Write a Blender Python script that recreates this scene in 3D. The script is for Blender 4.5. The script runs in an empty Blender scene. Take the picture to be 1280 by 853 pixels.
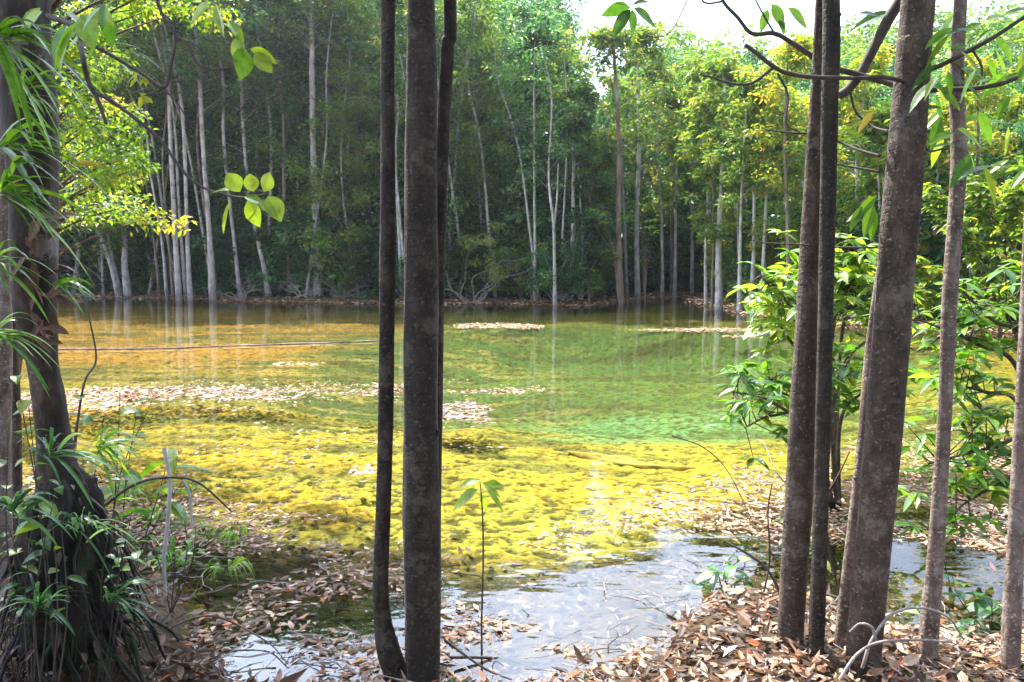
import bpy, math, random
import numpy as np
R = math.radians
rng = np.random.default_rng(7)
random.seed(7)

# ------------------------------------------------------------------ camera
SC = bpy.context.scene
CAM_H = 1.9; FPX = 996.0; PITCH = math.atan((426.5 - 328) / FPX)
cd = bpy.data.cameras.new("camera"); cam = bpy.data.objects.new("camera", cd)
SC.collection.objects.link(cam); SC.camera = cam
cam.location = (0, 0, CAM_H); cam.rotation_euler = (math.pi / 2 - PITCH, 0, 0)
cd.sensor_width = 36; cd.lens = 36 * FPX / 1280; cd.clip_end = 3000; cd.clip_start = 0.05
cd.dof.use_dof = False

# ------------------------------------------------------------------ light
SUN_EL = R(54); SUN_AZ = R(-32)          # azimuth measured from +Y towards +X
W = bpy.data.worlds.new("World"); SC.world = W; W.use_nodes = True
wn = W.node_tree.nodes; wl = W.node_tree.links; wn.clear()
sky = wn.new("ShaderNodeTexSky"); sky.sky_type = 'NISHITA'; sky.sun_disc = False
sky.sun_elevation = SUN_EL; sky.sun_rotation = SUN_AZ
sky.air_density = 1.0; sky.dust_density = 2.6; sky.ozone_density = 1.5
bg = wn.new("ShaderNodeBackground"); bg.inputs[1].default_value = 0.15
wo = wn.new("ShaderNodeOutputWorld")
# thin bright white cloud over much of the sky, added to brighten water reflections
wtc = wn.new("ShaderNodeTexCoord"); wno = wn.new("ShaderNodeTexNoise"); wno.inputs['Scale'].default_value = 2.6; wno.inputs['Detail'].default_value = 6
wl.new(wtc.outputs['Generated'], wno.inputs[0]); wrp = wn.new("ShaderNodeValToRGB")
wrp.color_ramp.elements[0].position = .33; wrp.color_ramp.elements[1].position = .55; wrp.color_ramp.elements[0].color = (.15, .15, .15, 1); wl.new(wno.outputs[0], wrp.inputs[0])
wmx = wn.new("ShaderNodeMix"); wmx.data_type = 'RGBA'; wl.new(wrp.outputs[0], wmx.inputs[0]); wl.new(sky.outputs[0], wmx.inputs[6]); 
# the cloud glows towards the sun, weighted to light the scene from ahead
wdt = wn.new("ShaderNodeVectorMath"); wdt.operation = 'DOT_PRODUCT'; wdt.inputs[1].default_value = (math.sin(SUN_AZ) * math.cos(SUN_EL), math.cos(SUN_AZ) * math.cos(SUN_EL), math.sin(SUN_EL))
wl.new(wtc.outputs['Generated'], wdt.inputs[0]); wmc = wn.new("ShaderNodeMath"); wmc.operation = 'MAXIMUM'; wl.new(wdt.outputs['Value'], wmc.inputs[0]); wmc.inputs[1].default_value = 0
wpw = wn.new("ShaderNodeMath"); wpw.operation = 'POWER'; wl.new(wmc.outputs[0], wpw.inputs[0]); wpw.inputs[1].default_value = 2.5
wma = wn.new("ShaderNodeMath"); wma.operation = 'MULTIPLY_ADD'; wl.new(wpw.outputs[0], wma.inputs[0]); wma.inputs[1].default_value = 1.7; wma.inputs[2].default_value = .13
wsc = wn.new("ShaderNodeVectorMath"); wsc.operation = 'SCALE'; wsc.inputs[0].default_value = (10.3, 12.0, 15.8); wl.new(wma.outputs[0], wsc.inputs['Scale']); wl.new(wsc.outputs[0], wmx.inputs[7])
wl.new(wmx.outputs[2], bg.inputs[0]); wl.new(bg.outputs[0], wo.inputs[0])
ld = bpy.data.lights.new("sun", 'SUN'); ld.energy = 4.6; ld.angle = R(0.55); ld.color = (1.0, 0.95, 0.86)
sun = bpy.data.objects.new("sun", ld); SC.collection.objects.link(sun)
from mathutils import Vector
sd = Vector((math.sin(SUN_AZ) * math.cos(SUN_EL), math.cos(SUN_AZ) * math.cos(SUN_EL), math.sin(SUN_EL)))
sun.rotation_euler = sd.to_track_quat('Z', 'Y').to_euler(); sun.location = sd * 60
SC.view_settings.view_transform = 'Standard'; SC.view_settings.look = 'None'
SC.view_settings.gamma = 1; SC.view_settings.use_curve_mapping = False
SC.view_settings.exposure = 1.85
SC.render.engine = 'CYCLES'
cy = SC.cycles
cy.max_bounces = 7; cy.diffuse_bounces = 3; cy.glossy_bounces = 3; cy.transmission_bounces = 4
cy.transparent_max_bounces = 8; cy.volume_bounces = 0; cy.use_denoising = True
cy.caustics_reflective = False; cy.caustics_refractive = False; cy.sample_clamp_indirect = 6

# ------------------------------------------------------------------ helpers
CP, SP = math.cos(PITCH), math.sin(PITCH)
def at(px, py, Y):
    """world point on the sight line of photo pixel (px,py) at distance Y ahead"""
    u = (px - 640) / FPX; v = (426.5 - py) / FPX
    dx, dy, dz = u, CP + v * SP, -SP + v * CP
    t = Y / dy
    return np.array((dx * t, Y, CAM_H + dz * t))
def gnd(px, py, z=0.0):
    u = (px - 640) / FPX; v = (426.5 - py) / FPX
    dx, dy, dz = u, CP + v * SP, -SP + v * CP
    t = (z - CAM_H) / dz
    return np.array((dx * t, dy * t, z))

def _h(ix, iy, s):
    n = (ix.astype(np.int64) * 374761393 + iy.astype(np.int64) * 668265263 + s * 974634777) & 0xffffffff
    n = ((n ^ (n >> 13)) * 1274126177) & 0xffffffff
    return ((n ^ (n >> 16)) & 0xffff) / 65535.0
def vnoise(x, y, s=0):
    ix = np.floor(x); iy = np.floor(y); fx = x - ix; fy = y - iy
    fx = fx * fx * (3 - 2 * fx); fy = fy * fy * (3 - 2 * fy)
    a = _h(ix, iy, s); b = _h(ix + 1, iy, s); c = _h(ix, iy + 1, s); d = _h(ix + 1, iy + 1, s)
    return (a * (1 - fx) + b * fx) * (1 - fy) + (c * (1 - fx) + d * fx) * fy
def fbm(x, y, s=0, o=4):
    t = 0; a = 0.5; n = 0
    for i in range(o):
        c, sn = math.cos(i * 0.9 + s), math.sin(i * 0.9 + s)
        t = t + a * vnoise((x * c - y * sn) * 2 ** i, (x * sn + y * c) * 2 ** i, s + i * 17); n += a; a *= 0.5
    return t / n
def sstep(a, b, x):
    t = np.clip((x - a) / (b - a), 0, 1); return t * t * (3 - 2 * t)

class MB:
    """collects quads; builds ONE mesh object"""
    def __init__(s): s.v = []; s.f = []; s.t = []; s.n = 0
    def add(s, v, f, t=None):
        v = np.asarray(v, float).reshape(-1, 3); f = np.asarray(f, int).reshape(-1, 4)
        if t is None: t = np.full(len(v), 0.5)
        elif np.isscalar(t): t = np.full(len(v), float(t))
        s.v.append(v); s.f.append(f + s.n); s.t.append(np.asarray(t, float)); s.n += len(v)
    def mesh(s, name, mat, smooth=False):
        v = np.concatenate(s.v); f = np.concatenate(s.f); t = np.concatenate(s.t)
        m = bpy.data.meshes.new(name)
        m.vertices.add(len(v)); m.vertices.foreach_set('co', v.ravel())
        m.loops.add(len(f) * 4); m.loops.foreach_set('vertex_index', f.ravel().astype(np.int32))
        m.polygons.add(len(f)); m.polygons.foreach_set('loop_start', np.arange(0, len(f) * 4, 4, dtype=np.int32))
        m.polygons.foreach_set('loop_total', np.full(len(f), 4, dtype=np.int32))
        m.polygons.foreach_set('use_smooth', np.full(len(f), smooth, dtype=bool))
        a = m.attributes.new('tint', 'FLOAT', 'POINT'); a.data.foreach_set('value', t)
        m.update(calc_edges=True)
        if mat: m.materials.append(mat)
        return m
    def build(s, name, mat, parent=None, smooth=False, loc=None):
        o = bpy.data.objects.new(name, s.mesh(name, mat, smooth))
        SC.collection.objects.link(o)
        if parent is not None:
            o.parent = parent
            off = np.array(parent.location)
            o.data.vertices.foreach_get  # (mesh is in world space: shift it to the parent's base)
            co = np.concatenate(s.v) - off
            o.data.vertices.foreach_set('co', co.ravel()); o.data.update()
        return o
def tag(o, label=None, cat=None, group=None, kind=None):
    for k, v in (('label', label), ('category', cat), ('group', group), ('kind', kind)):
        if v: o[k] = v
    return o
def thing(name, loc, label, cat, group=None):
    o = bpy.data.objects.new(name, None); SC.collection.objects.link(o)
    o.location = tuple(float(c) for c in loc); o.empty_display_size = .1
    return tag(o, label, cat, group)
def copy_tree(o, loc, rz, sc, label=None):
    c = o.copy(); SC.collection.objects.link(c)
    c.location = tuple(float(k) for k in loc); c.rotation_euler = (0, 0, rz); c.scale = sc
    if label: c['label'] = label
    for ch in list(o.children):
        d = ch.copy(); SC.collection.objects.link(d); d.parent = c
        for g in list(ch.children):
            e = g.copy(); SC.collection.objects.link(e); e.parent = d
    return c

def norm(a): return a / np.maximum(np.linalg.norm(a, axis=-1, keepdims=True), 1e-9)
def spline(P, n):
    """Catmull-Rom through P (k,d), n samples"""
    P = np.asarray(P, float); k = len(P)
    if k == 2: return P[0] + (P[1] - P[0]) * np.linspace(0, 1, n)[:, None]
    Q = np.vstack([2 * P[0] - P[1], P, 2 * P[-1] - P[-2]])
    u = np.linspace(0, k - 1 - 1e-6, n); i = u.astype(int); t = (u - i)[:, None]
    a, b, c, d = Q[i], Q[i + 1], Q[i + 2], Q[i + 3]
    return .5 * (2 * b + (c - a) * t + (2 * a - 5 * b + 4 * c - d) * t * t + (3 * b - a - 3 * c + d) * t ** 3)
def tube(mb, P, rad, sides=8, n=None, rough=0.0, tint=0.5, knots=0):
    P = np.asarray(P, float)
    rad = np.asarray(rad, float) if not np.isscalar(rad) else np.full(len(P), float(rad))
    if n: 
        S = spline(np.hstack([P, rad[:, None]]), n); P = S[:, :3]; rad = np.maximum(S[:, 3], 1e-4)
    T = norm(np.gradient(P, axis=0))
    ref = np.array((1., 0, 0)) if abs(T[0][0]) < .9 else np.array((0, 1., 0))
    A = norm(np.cross(T, ref)); B = np.cross(T, A)
    th = np.linspace(0, 2 * np.pi, sides, endpoint=False)
    r = rad[:, None] * np.ones(sides)
    if rough:
        sseed = int(rng.integers(0, 9999)); L = np.concatenate([[0], np.cumsum(np.linalg.norm(np.diff(P, axis=0), axis=1))])
        g = vnoise(np.cos(th)[None] * 1.3 + 10 + 0 * L[:, None], np.sin(th)[None] * 1.3 + L[:, None] * 2.2, sseed)
        g2 = vnoise(th[None] * 2 + 0 * L[:, None], L[:, None] * 14, sseed + 3)
        r = r * (1 + rough * (g - .5) * 2 + rough * .35 * (g2 - .5))
    V = P[:, None] + r[..., None] * (np.cos(th)[None, :, None] * A[:, None] + np.sin(th)[None, :, None] * B[:, None])
    m = len(P); i = np.arange(m - 1)[:, None] * sides; j = np.arange(sides)[None]; j2 = (j + 1) % sides
    F = np.stack([i + j, i + j2, i + sides + j2, i + sides + j], -1).reshape(-1, 4)
    V = V.reshape(-1, 3)
    # close the ends
    c0, c1 = len(V), len(V) + 1
    V = np.vstack([V, P[0], P[-1]])
    jj = np.arange(0, sides, 2)
    e0 = np.stack([(jj + 2) % sides, (jj + 1) % sides, jj, 0 * jj + c0], -1)
    b = (m - 1) * sides
    e1 = np.stack([b + jj, b + (jj + 1) % sides, b + (jj + 2) % sides, 0 * jj + c1], -1)
    if sides % 2 == 0: F = np.vstack([F, e0, e1])
    mb.add(V, F, tint)

def leaves(mb, pos, dirs, L, wr=0.4, droop=0.2, fold=0.25, segs=1, tint=None, up=None, power=0.9, twist=0.3):
    """batch of leaves; segs=1 -> single rhombus, else folded strip with midrib"""
    N = len(pos)
    if N == 0: return
    pos = np.asarray(pos, float); dirs = norm(np.asarray(dirs, float))
    L = np.broadcast_to(np.asarray(L, float), (N,)); tint = rng.random(N) if tint is None else np.broadcast_to(tint, (N,))
    if up is None: up = np.array((0, 0, 1.)) + rng.normal(0, twist, (N, 3))
    side = norm(np.cross(dirs, up)); up = np.cross(side, dirs)
    if segs == 1:
        h = (L * wr * .5)[:, None]; Lc = L[:, None]
        V = np.stack([pos, pos + dirs * Lc * .45 + side * h, pos + dirs * Lc - up * Lc * droop, pos + dirs * Lc * .45 - side * h], 1)
        F = np.arange(N * 4).reshape(N, 4)
        mb.add(V.reshape(-1, 3), F, np.repeat(tint, 4)); return
    t = np.linspace(0, 1, segs + 1)
    w = np.sin(np.pi * np.clip(t, 0.0, 1) ** .85) ** power; w[0] = .04; w[-1] = .02
    Lc = L[:, None, None]; tt = t[None, :, None]; ww = w[None, :, None] * (wr * .5) * Lc
    C = pos[:, None] + dirs[:, None] * Lc * tt * (1 - .25 * droop * tt) - np.array((0, 0, 1.)) * Lc * droop * tt ** 2
    wav = 1 + .0 * tt
    Lf = C + side[:, None] * ww * wav + up[:, None] * fold * ww
    Rt = C - side[:, None] * ww * wav + up[:, None] * fold * ww
    V = np.stack([Lf, C, Rt], 2)  # N, s+1, 3, 3
    k = segs + 1
    base = np.arange(N)[:, None, None] * k * 3; i = np.arange(segs)[None, :, None] * 3; j = np.arange(2)[None, None]
    F = np.stack([base + i + j, base + i + j + 1, base + i + 3 + j + 1, base + i + 3 + j], -1).reshape(-1, 4)
    mb.add(V.reshape(-1, 3), F, np.repeat(tint, k * 3))
def rdir(n, zmin=-1, zmax=1):
    z = rng.uniform(zmin, zmax, n); a = rng.uniform(0, 2 * np.pi, n); r = np.sqrt(1 - z * z)
    return np.stack([r * np.cos(a), r * np.sin(a), z], -1)

# ------------------------------------------------------------------ materials
def newmat(name):
    m = bpy.data.materials.new(name); m.use_nodes = True
    nt = m.node_tree; nt.nodes.clear(); out = nt.nodes.new("ShaderNodeOutputMaterial")
    return m, nt, out
def N(nt, typ, **kw):
    n = nt.nodes.new(typ)
    for k, v in kw.items():
        if k.startswith('i_'): n.inputs[int(k[2:])].default_value = v
        else: setattr(n, k, v)
    return n
def ramp(nt, stops, src=None):
    r = nt.nodes.new("ShaderNodeValToRGB"); e = r.color_ramp.elements
    while len(e) < len(stops): e.new(.5)
    for k, (p, c) in enumerate(stops): e[k].position = p; e[k].color = (*c, 1)
    if src: nt.links.new(src, r.inputs[0])
    return r
def leaf_mat(name, stops, trans=0.45, tcol=(1.35, 1.25, .55), rough=.42, spec=.5, blotch=False):
    m, nt, out = newmat(name); L = nt.links.new
    at_ = N(nt, "ShaderNodeAttribute", attribute_name='tint')
    r = ramp(nt, stops, at_.outputs['Fac'])
    p = N(nt, "ShaderNodeBsdfPrincipled"); p.inputs['Roughness'].default_value = rough
    p.inputs['Specular IOR Level'].default_value = spec
    if blotch:
        tc = N(nt, "ShaderNodeTexCoord"); nz = N(nt, "ShaderNodeTexNoise"); nz.inputs['Scale'].default_value = 38; nz.inputs['Detail'].default_value = 5; L(tc.outputs['Object'], nz.inputs[0])
        rb2 = ramp(nt, [(.3, (.62, .5, .4)), (.42, (.85, .85, .8)), (.65, (1.12, 1.12, 1.1))], nz.outputs[0]); mb2 = N(nt, "ShaderNodeMix", data_type='RGBA', blend_type='MULTIPLY'); mb2.inputs[0].default_value = 1
        L(r.outputs[0], mb2.inputs[6]); L(rb2.outputs[0], mb2.inputs[7]); r = mb2; ro = mb2.outputs[2]
        bp = N(nt, "ShaderNodeBump"); bp.inputs['Strength'].default_value = .35; bp.inputs['Distance'].default_value = .004; L(nz.outputs[0], bp.inputs['Height']); L(bp.outputs[0], p.inputs['Normal'])
    else: ro = r.outputs[0]
    L(ro, p.inputs['Base Color'])
    mu = N(nt, "ShaderNodeVectorMath", operation='MULTIPLY'); mu.inputs[1].default_value = tcol
    L(ro, mu.inputs[0])
    t = N(nt, "ShaderNodeBsdfTranslucent"); L(mu.outputs[0], t.inputs[0])
    mx = N(nt, "ShaderNodeMixShader", i_0=trans); L(p.outputs[0], mx.inputs[1]); L(t.outputs[0], mx.inputs[2])
    L(mx.outputs[0], out.inputs[0]); return m
def bark_mat(name, stops, scale=6, stretch=(1, 1, .25), bump=.4, ring=0.0, patch=None, rough=.85):
    m, nt, out = newmat(name); L = nt.links.new
    tc = N(nt, "ShaderNodeTexCoord"); mp = N(nt, "ShaderNodeMapping"); mp.inputs['Scale'].default_value = stretch
    L(tc.outputs['Object'], mp.inputs[0])
    n1 = N(nt, "ShaderNodeTexNoise"); n1.inputs['Scale'].default_value = scale; n1.inputs['Detail'].default_value = 8; n1.inputs['Roughness'].default_value = .65
    L(mp.outputs[0], n1.inputs[0])
    r = ramp(nt, stops, n1.outputs[0]); col = r.outputs[0]
    hgt = n1.outputs[0]
    if ring:
        mp2 = N(nt, "ShaderNodeMapping"); mp2.inputs['Scale'].default_value = (7, 7, 26); L(tc.outputs['Object'], mp2.inputs[0])
        n2 = N(nt, "ShaderNodeTexNoise"); n2.inputs['Scale'].default_value = 1.6; n2.inputs['Detail'].default_value = 3; L(mp2.outputs[0], n2.inputs[0])
        rr = ramp(nt, [(.38, (1 - ring,) * 3), (.6, (1.0,) * 3)], n2.outputs[0])
        mm = N(nt, "ShaderNodeMix", data_type='RGBA', blend_type='MULTIPLY'); mm.inputs[0].default_value = 1
        L(col, mm.inputs[6]); L(rr.outputs[0], mm.inputs[7]); col = mm.outputs[2]
        ad = N(nt, "ShaderNodeMath", operation='MULTIPLY_ADD'); L(n2.outputs[0], ad.inputs[0]); ad.inputs[1].default_value = .5; L(n1.outputs[0], ad.inputs[2]); hgt = ad.outputs[0]
    if patch:
        n3 = N(nt, "ShaderNodeTexNoise"); n3.inputs['Scale'].default_value = 5; n3.inputs['Detail'].default_value = 9; n3.inputs['Roughness'].default_value = .7; L(tc.outputs['Object'], n3.inputs[0])
        rp = ramp(nt, [(.55, (0, 0, 0)), (.585, (.8, .8, .8))], n3.outputs[0])
        mm = N(nt, "ShaderNodeMix", data_type='RGBA'); L(rp.outputs[0], mm.inputs[0]); L(col, mm.inputs[6]); mm.inputs[7].default_value = (*patch, 1); col = mm.outputs[2]
    if ring:
        vo = N(nt, "ShaderNodeTexVoronoi", feature='DISTANCE_TO_EDGE'); vo.inputs['Scale'].default_value = 26
        mp4 = N(nt, "ShaderNodeMapping"); mp4.inputs['Scale'].default_value = (1, 1, .55); nzw = N(nt, "ShaderNodeTexNoise"); nzw.inputs['Scale'].default_value = 9; L(tc.outputs['Object'], nzw.inputs[0])
        av = N(nt, "ShaderNodeVectorMath", operation='MULTIPLY_ADD'); L(nzw.outputs['Color'], av.inputs[0]); av.inputs[1].default_value = (.12, .12, .12); L(tc.outputs['Object'], av.inputs[2]); L(av.outputs[0], mp4.inputs[0]); L(mp4.outputs[0], vo.inputs[0])
        rc = ramp(nt, [(.0, (.35, .33, .3)), (.06, (1, 1, 1))], vo.outputs['Distance']); m4 = N(nt, "ShaderNodeMix", data_type='RGBA', blend_type='MULTIPLY'); m4.inputs[0].default_value = .28; L(col, m4.inputs[6]); L(rc.outputs[0], m4.inputs[7]); col = m4.outputs[2]
        n5 = N(nt, "ShaderNodeTexNoise"); n5.inputs['Scale'].default_value = 70; n5.inputs['Detail'].default_value = 2; L(tc.outputs['Object'], n5.inputs[0]); r5 = ramp(nt, [(.62, (0, 0, 0)), (.68, (1, 1, 1))], n5.outputs[0])
        m5 = N(nt, "ShaderNodeMix", data_type='RGBA'); L(r5.outputs[0], m5.inputs[0]); L(col, m5.inputs[6]); m5.inputs[7].default_value = (*[q * 1.25 for q in stops[-1][1]], 1); col = m5.outputs[2]
        h2 = N(nt, "ShaderNodeMath", operation='MULTIPLY_ADD'); L(rc.outputs[0], h2.inputs[0]); h2.inputs[1].default_value = .22; L(hgt, h2.inputs[2]); hgt = h2.outputs[0]
    p = N(nt, "ShaderNodeBsdfPrincipled"); p.inputs['Roughness'].default_value = rough; L(col, p.inputs['Base Color'])
    b = N(nt, "ShaderNodeBump"); b.inputs['Strength'].default_value = bump; b.inputs['Distance'].default_value = .02
    L(hgt, b.inputs['Height']); L(b.outputs[0], p.inputs['Normal'])
    L(p.outputs[0], out.inputs[0]); return m
M = {}
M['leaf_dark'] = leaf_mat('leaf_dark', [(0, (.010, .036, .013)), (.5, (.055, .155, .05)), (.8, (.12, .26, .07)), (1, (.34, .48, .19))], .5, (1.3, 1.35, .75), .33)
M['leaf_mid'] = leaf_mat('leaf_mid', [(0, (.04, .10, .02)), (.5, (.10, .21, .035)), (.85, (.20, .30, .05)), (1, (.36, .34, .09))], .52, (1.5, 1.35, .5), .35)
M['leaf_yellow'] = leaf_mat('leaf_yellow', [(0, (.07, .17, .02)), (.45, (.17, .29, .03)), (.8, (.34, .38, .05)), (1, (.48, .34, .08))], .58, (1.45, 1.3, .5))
M['leaf_fresh'] = leaf_mat('leaf_fresh', [(0, (.05, .15, .02)), (.6, (.13, .29, .03)), (1, (.3, .4, .06))], .55, (1.4, 1.3, .4), .33, blotch=True)
M['leaf_broad'] = leaf_mat('leaf_broad', [(0, (.03, .09, .02)), (.5, (.06, .15, .025)), (.9, (.13, .24, .04)), (.97, (.3, .3, .05)), (1, (.55, .16, .04))], .48, (1.5, 1.4, .5), .3, .6, blotch=True)
M['frond'] = leaf_mat('frond', [(0, (.05, .14, .02)), (.6, (.12, .28, .035)), (1, (.22, .38, .06))], .5, (1.4, 1.35, .4), rough=.35, blotch=True)
M['litter'] = leaf_mat('litter', [(0, (.05, .03, .02)), (.25, (.13, .065, .035)), (.45, (.29, .155, .09)), (.7, (.46, .33, .23)), (.93, (.66, .54, .43)), (.965, (.42, .10, .03)), (1, (.5, .2, .05))], .22, (1.1, .8, .5), .55, .4, blotch=True)
M['bark_pale'] = bark_mat('bark_pale', [(.3, (.15, .12, .105)), (.5, (.44, .405, .385)), (.7, (.68, .65, .63))], 5, (1, 1, .5), .3)
M['bark_red'] = bark_mat('bark_red', [(.3, (.12, .05, .04)), (.5, (.32, .2, .17)), (.7, (.5, .42, .4))], 4, (1, 1, .3), .3)
M['bark_brown'] = bark_mat('bark_brown', [(.3, (.07, .05, .04)), (.5, (.2, .15, .12)), (.7, (.34, .28, .24))], 5, (1, 1, .4), .3)
M['bark_fore'] = bark_mat('bark_fore', [(.32, (.025, .017, .012)), (.5, (.066, .044, .029)), (.7, (.15, .108, .075))], 12, (1, 1, .6), .9, .08, (.16, .13, .10))
M['bark_fore_dark'] = bark_mat('bark_fore_dark', [(.32, (.010, .007, .005)), (.5, (.027, .018, .011)), (.7, (.068, .05, .032))], 12, (1, 1, .5), .9, .08, (.085, .068, .048))
M['bark_fore_pale'] = bark_mat('bark_fore_pale', [(.32, (.085, .056, .042)), (.5, (.19, .135, .105)), (.7, (.34, .265, .22))], 13, (1, 1, .5), .7, .16, (.27, .235, .21))
M['bark_root'] = bark_mat('bark_root', [(.3, (.006, .005, .004)), (.55, (.018, .013, .009)), (.75, (.07, .048, .03))], 9, (1, 1, .4), .9, 0, (.018, .032, .008))
M['bark_shaggy'] = bark_mat('bark_shaggy', [(.3, (.008, .006, .004)), (.52, (.035, .022, .014)), (.75, (.16, .10, .07))], 11, (1, 1, .4), 1.0, 0, (.17, .14, .12))
M['sheath'] = bark_mat('sheath', [(.3, (.03, .015, .008)), (.6, (.14, .065, .03)), (.8, (.26, .14, .07))], 12, (1, 1, .2), .5)
M['algae'] = bark_mat('algae', [(.3, (.22, .17, .03)), (.5, (.5, .36, .05)), (.7, (.62, .48, .06))], 9, (1, 1, 1), .9)
M['twig'] = bark_mat('twig', [(.3, (.035, .026, .02)), (.7, (.11, .085, .07))], 20, (1, 1, 1), .3)
M['twig_pale'] = bark_mat('twig_pale', [(.3, (.14, .11, .09)), (.7, (.38, .33, .3))], 20, (1, 1, 1), .3)

# ------------------------------------------------------------------ ground and pond
def gp(px, py): 
    g = gnd(px, py); return (g[0], g[1])
SHORE = [(-34, 46), gp(70, 370.5), gp(180, 373), gp(300, 377), gp(420, 379), gp(560, 380), gp(640, 380), gp(705, 383), gp(755, 380), gp(775, 375),
         gp(820, 372.5), gp(872, 373), gp(888, 381), gp(930, 390), gp(985, 398), gp(1060, 405), gp(1160, 411), gp(1290, 417), (19, 17), (21, 11), (16, 7.2),
         (9, 5.2), (5.0, 4.2), (3.2, 3.7), (2.35, 3.65), (2.0, 3.85), (1.7, 4.35), (1.3, 4.5), (1.0, 4.2), (.7, 3.75), (.35, 3.55), (.1, 3.4), (-.5, 3.35), (-1.2, 3.4), (-1.6, 3.8), (-1.9, 4.6),
         (-2.5, 5.3), (-3.6, 5.2), (-4.6, 6.0), (-7, 7.5), (-12, 8), (-22, 12), (-36, 25)]
SH = np.array(SHORE)
def sdist(x, y):
    """signed distance to the shore, positive on the water side"""
    x = np.asarray(x, float); y = np.asarray(y, float)
    d = np.full(x.shape, 1e9); ins = np.zeros(x.shape, bool)
    for k in range(len(SH)):
        a = SH[k]; b = SH[(k + 1) % len(SH)]; e = b - a
        t = np.clip(((x - a[0]) * e[0] + (y - a[1]) * e[1]) / (e @ e), 0, 1)
        d = np.minimum(d, np.hypot(x - a[0] - t * e[0], y - a[1] - t * e[1]))
        if a[1] != b[1]:
            c = ((a[1] > y) != (b[1] > y)) & (x < (b[0] - a[0]) * (y - a[1]) / (b[1] - a[1]) + a[0])
            ins ^= c
    return np.where(ins, d, -d)
def ell(x, y, cx, cy, rx, ry, rot=0.0):
    c, s = math.cos(rot), math.sin(rot); u = ((x - cx) * c + (y - cy) * s) / rx; v = (-(x - cx) * s + (y - cy) * c) / ry
    return np.sqrt(u * u + v * v)
ISL = [(*gp(628, 408), 1.6, 1.1), (*gp(893, 413), 2.2, .8)]
def height(x, y, d=None):
    if d is None: d = sdist(x, y)
    n1 = fbm(x * .55, y * .55, 3); 
    # bank
    dj = d + (n1 - .5) * 1.1 * sstep(1.0, 8, y) * sstep(0, 2, np.abs(d) + 1)
    nr_ = sstep(9, 14, y); land = .01 + (.03 + .13 * nr_) * sstep(0, .7, -dj) + .2 * sstep(.5, 5, -dj) * nr_ + (n1 - .5) * .18 * sstep(.4, 2, -dj) * (.3 + .7 * nr_)
    land += .015 * (1 - sstep(.4, 1.3, ell(x, y, 1.6, 4.0, .8, .5))) 
    land += .16 * (1 - sstep(.3, 1.3, ell(x, y, -2.15, 3.6, .75, .8)))
    hill = sstep(50, 150, y - .15 * x) * 16 * sstep(-30, 30, x)
    # bottom
    deep = 1 - sstep(.55, 1.35, ell(x, y, 2.6, 15.5, 5.2, 6.5, -.1) + (fbm(x * .3, y * .3, 9) - .5) * .6)
    bot = -.07 - .18 * sstep(0, 1.2, dj) - .42 * deep * sstep(.5, 2.5, dj) - .05 * sstep(6, 12, y)
    bot -= .04 * (1 - sstep(4.5, 7.0, y))
    lump = np.abs(fbm(x * 2.6, y * 3.4, 21, 3) - .5) * 2
    l2 = fbm(x * 11, y * 15, 31, 3)
    big = fbm(x * .8, y * 1.1, 41, 3)
    amt = sstep(.1, .9, dj)
    bot = bot + amt * (.022 * (1 - lump * 1.6) + .05 * (l2 - .5) * (.6 + .8 * vnoise(x * .9, y * .9, 88)) + .035 * (big - .5))
    bot = np.minimum(bot, -.012)
    for ix, iy, ra, rb_ in ISL:
        bot = bot + (.012 - bot) * (1 - sstep(.2, 2.4, ell(x, y, ix, iy, ra, rb_) + (n1 - .5) * .9))
    w = sstep(-.12, .12, dj)
    return land * (1 - w) + bot * w + hill
def grid_axis_y():
    ys = [-8, -6, -4.5, -3, -2, -1, 0, .8, 1.4, 1.9, 2.3, 2.6, 2.8]; y = 2.95
    while y < 48: ys.append(y); y *= 1.0036
    while y < 420: ys.append(y); y *= 1.05
    return np.array(ys)
gy = grid_axis_y()
u = np.concatenate([-np.geomspace(.85, 9, 26)[::-1], np.linspace(-.84, .84, 800), np.geomspace(.85, 9, 26)])
GX = u[None] * (np.maximum(gy, 1.5)[:, None] + 2.0); GY = np.repeat(gy[:, None], len(u), 1)
gx, gyy = GX.ravel(), GY.ravel()
gd = sdist(gx, gyy); gz = height(gx, gyy, gd)
gm = MB(); nr, nc = GX.shape
ii = np.arange(nr - 1)[:, None] * nc; jj = np.arange(nc - 1)[None]
gm.add(np.stack([gx, gyy, gz], -1), np.stack([ii + jj, ii + jj + 1, ii + nc + jj + 1, ii + nc + jj], -1).reshape(-1, 4))
# the colour of what grows or lies on the ground, with shade in its hollows
def lerp(a, b, t): return a + (b - a) * t[:, None]
c = np.zeros((len(gx), 3)) + np.array((.075, .052, .032))
n2 = fbm(gx * .9, gyy * 1.6, 51); n3 = fbm(gx * 3.5, gyy * 5, 61); n4 = fbm(gx * .25, gyy * .45, 71)
alg = lerp(np.tile((.62, .405, .04), (len(gx), 1)), np.array((.44, .37, .05)), sstep(.42, .68, n2))
alg = lerp(alg, np.array((.66, .30, .05)), (sstep(11, 17, gyy) * (1 - sstep(-4, 0, gx + .12 * (gyy - 20))) * .85))
alg = lerp(alg, np.array((.17, .21, .04)), sstep(.35, .75, fbm(gx * .2 + 5, gyy * .8, 77)) * sstep(9, 12, gyy) * .6)
dk = 1 - sstep(.75, 1.25, ell(gx, gyy, 2.2, 19.5, 7.2, 8.5, -.15) + (n2 - .5) * .9)
alg = lerp(alg, np.array((.09, .20, .045)), dk * (.65 + .35 * n3))
dk2 = 1 - sstep(.6, 1.2, ell(gx, gyy, -1.5, 13.6, 5.0, 1.5, .05) + (n2 - .5) * 1.0)
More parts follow.
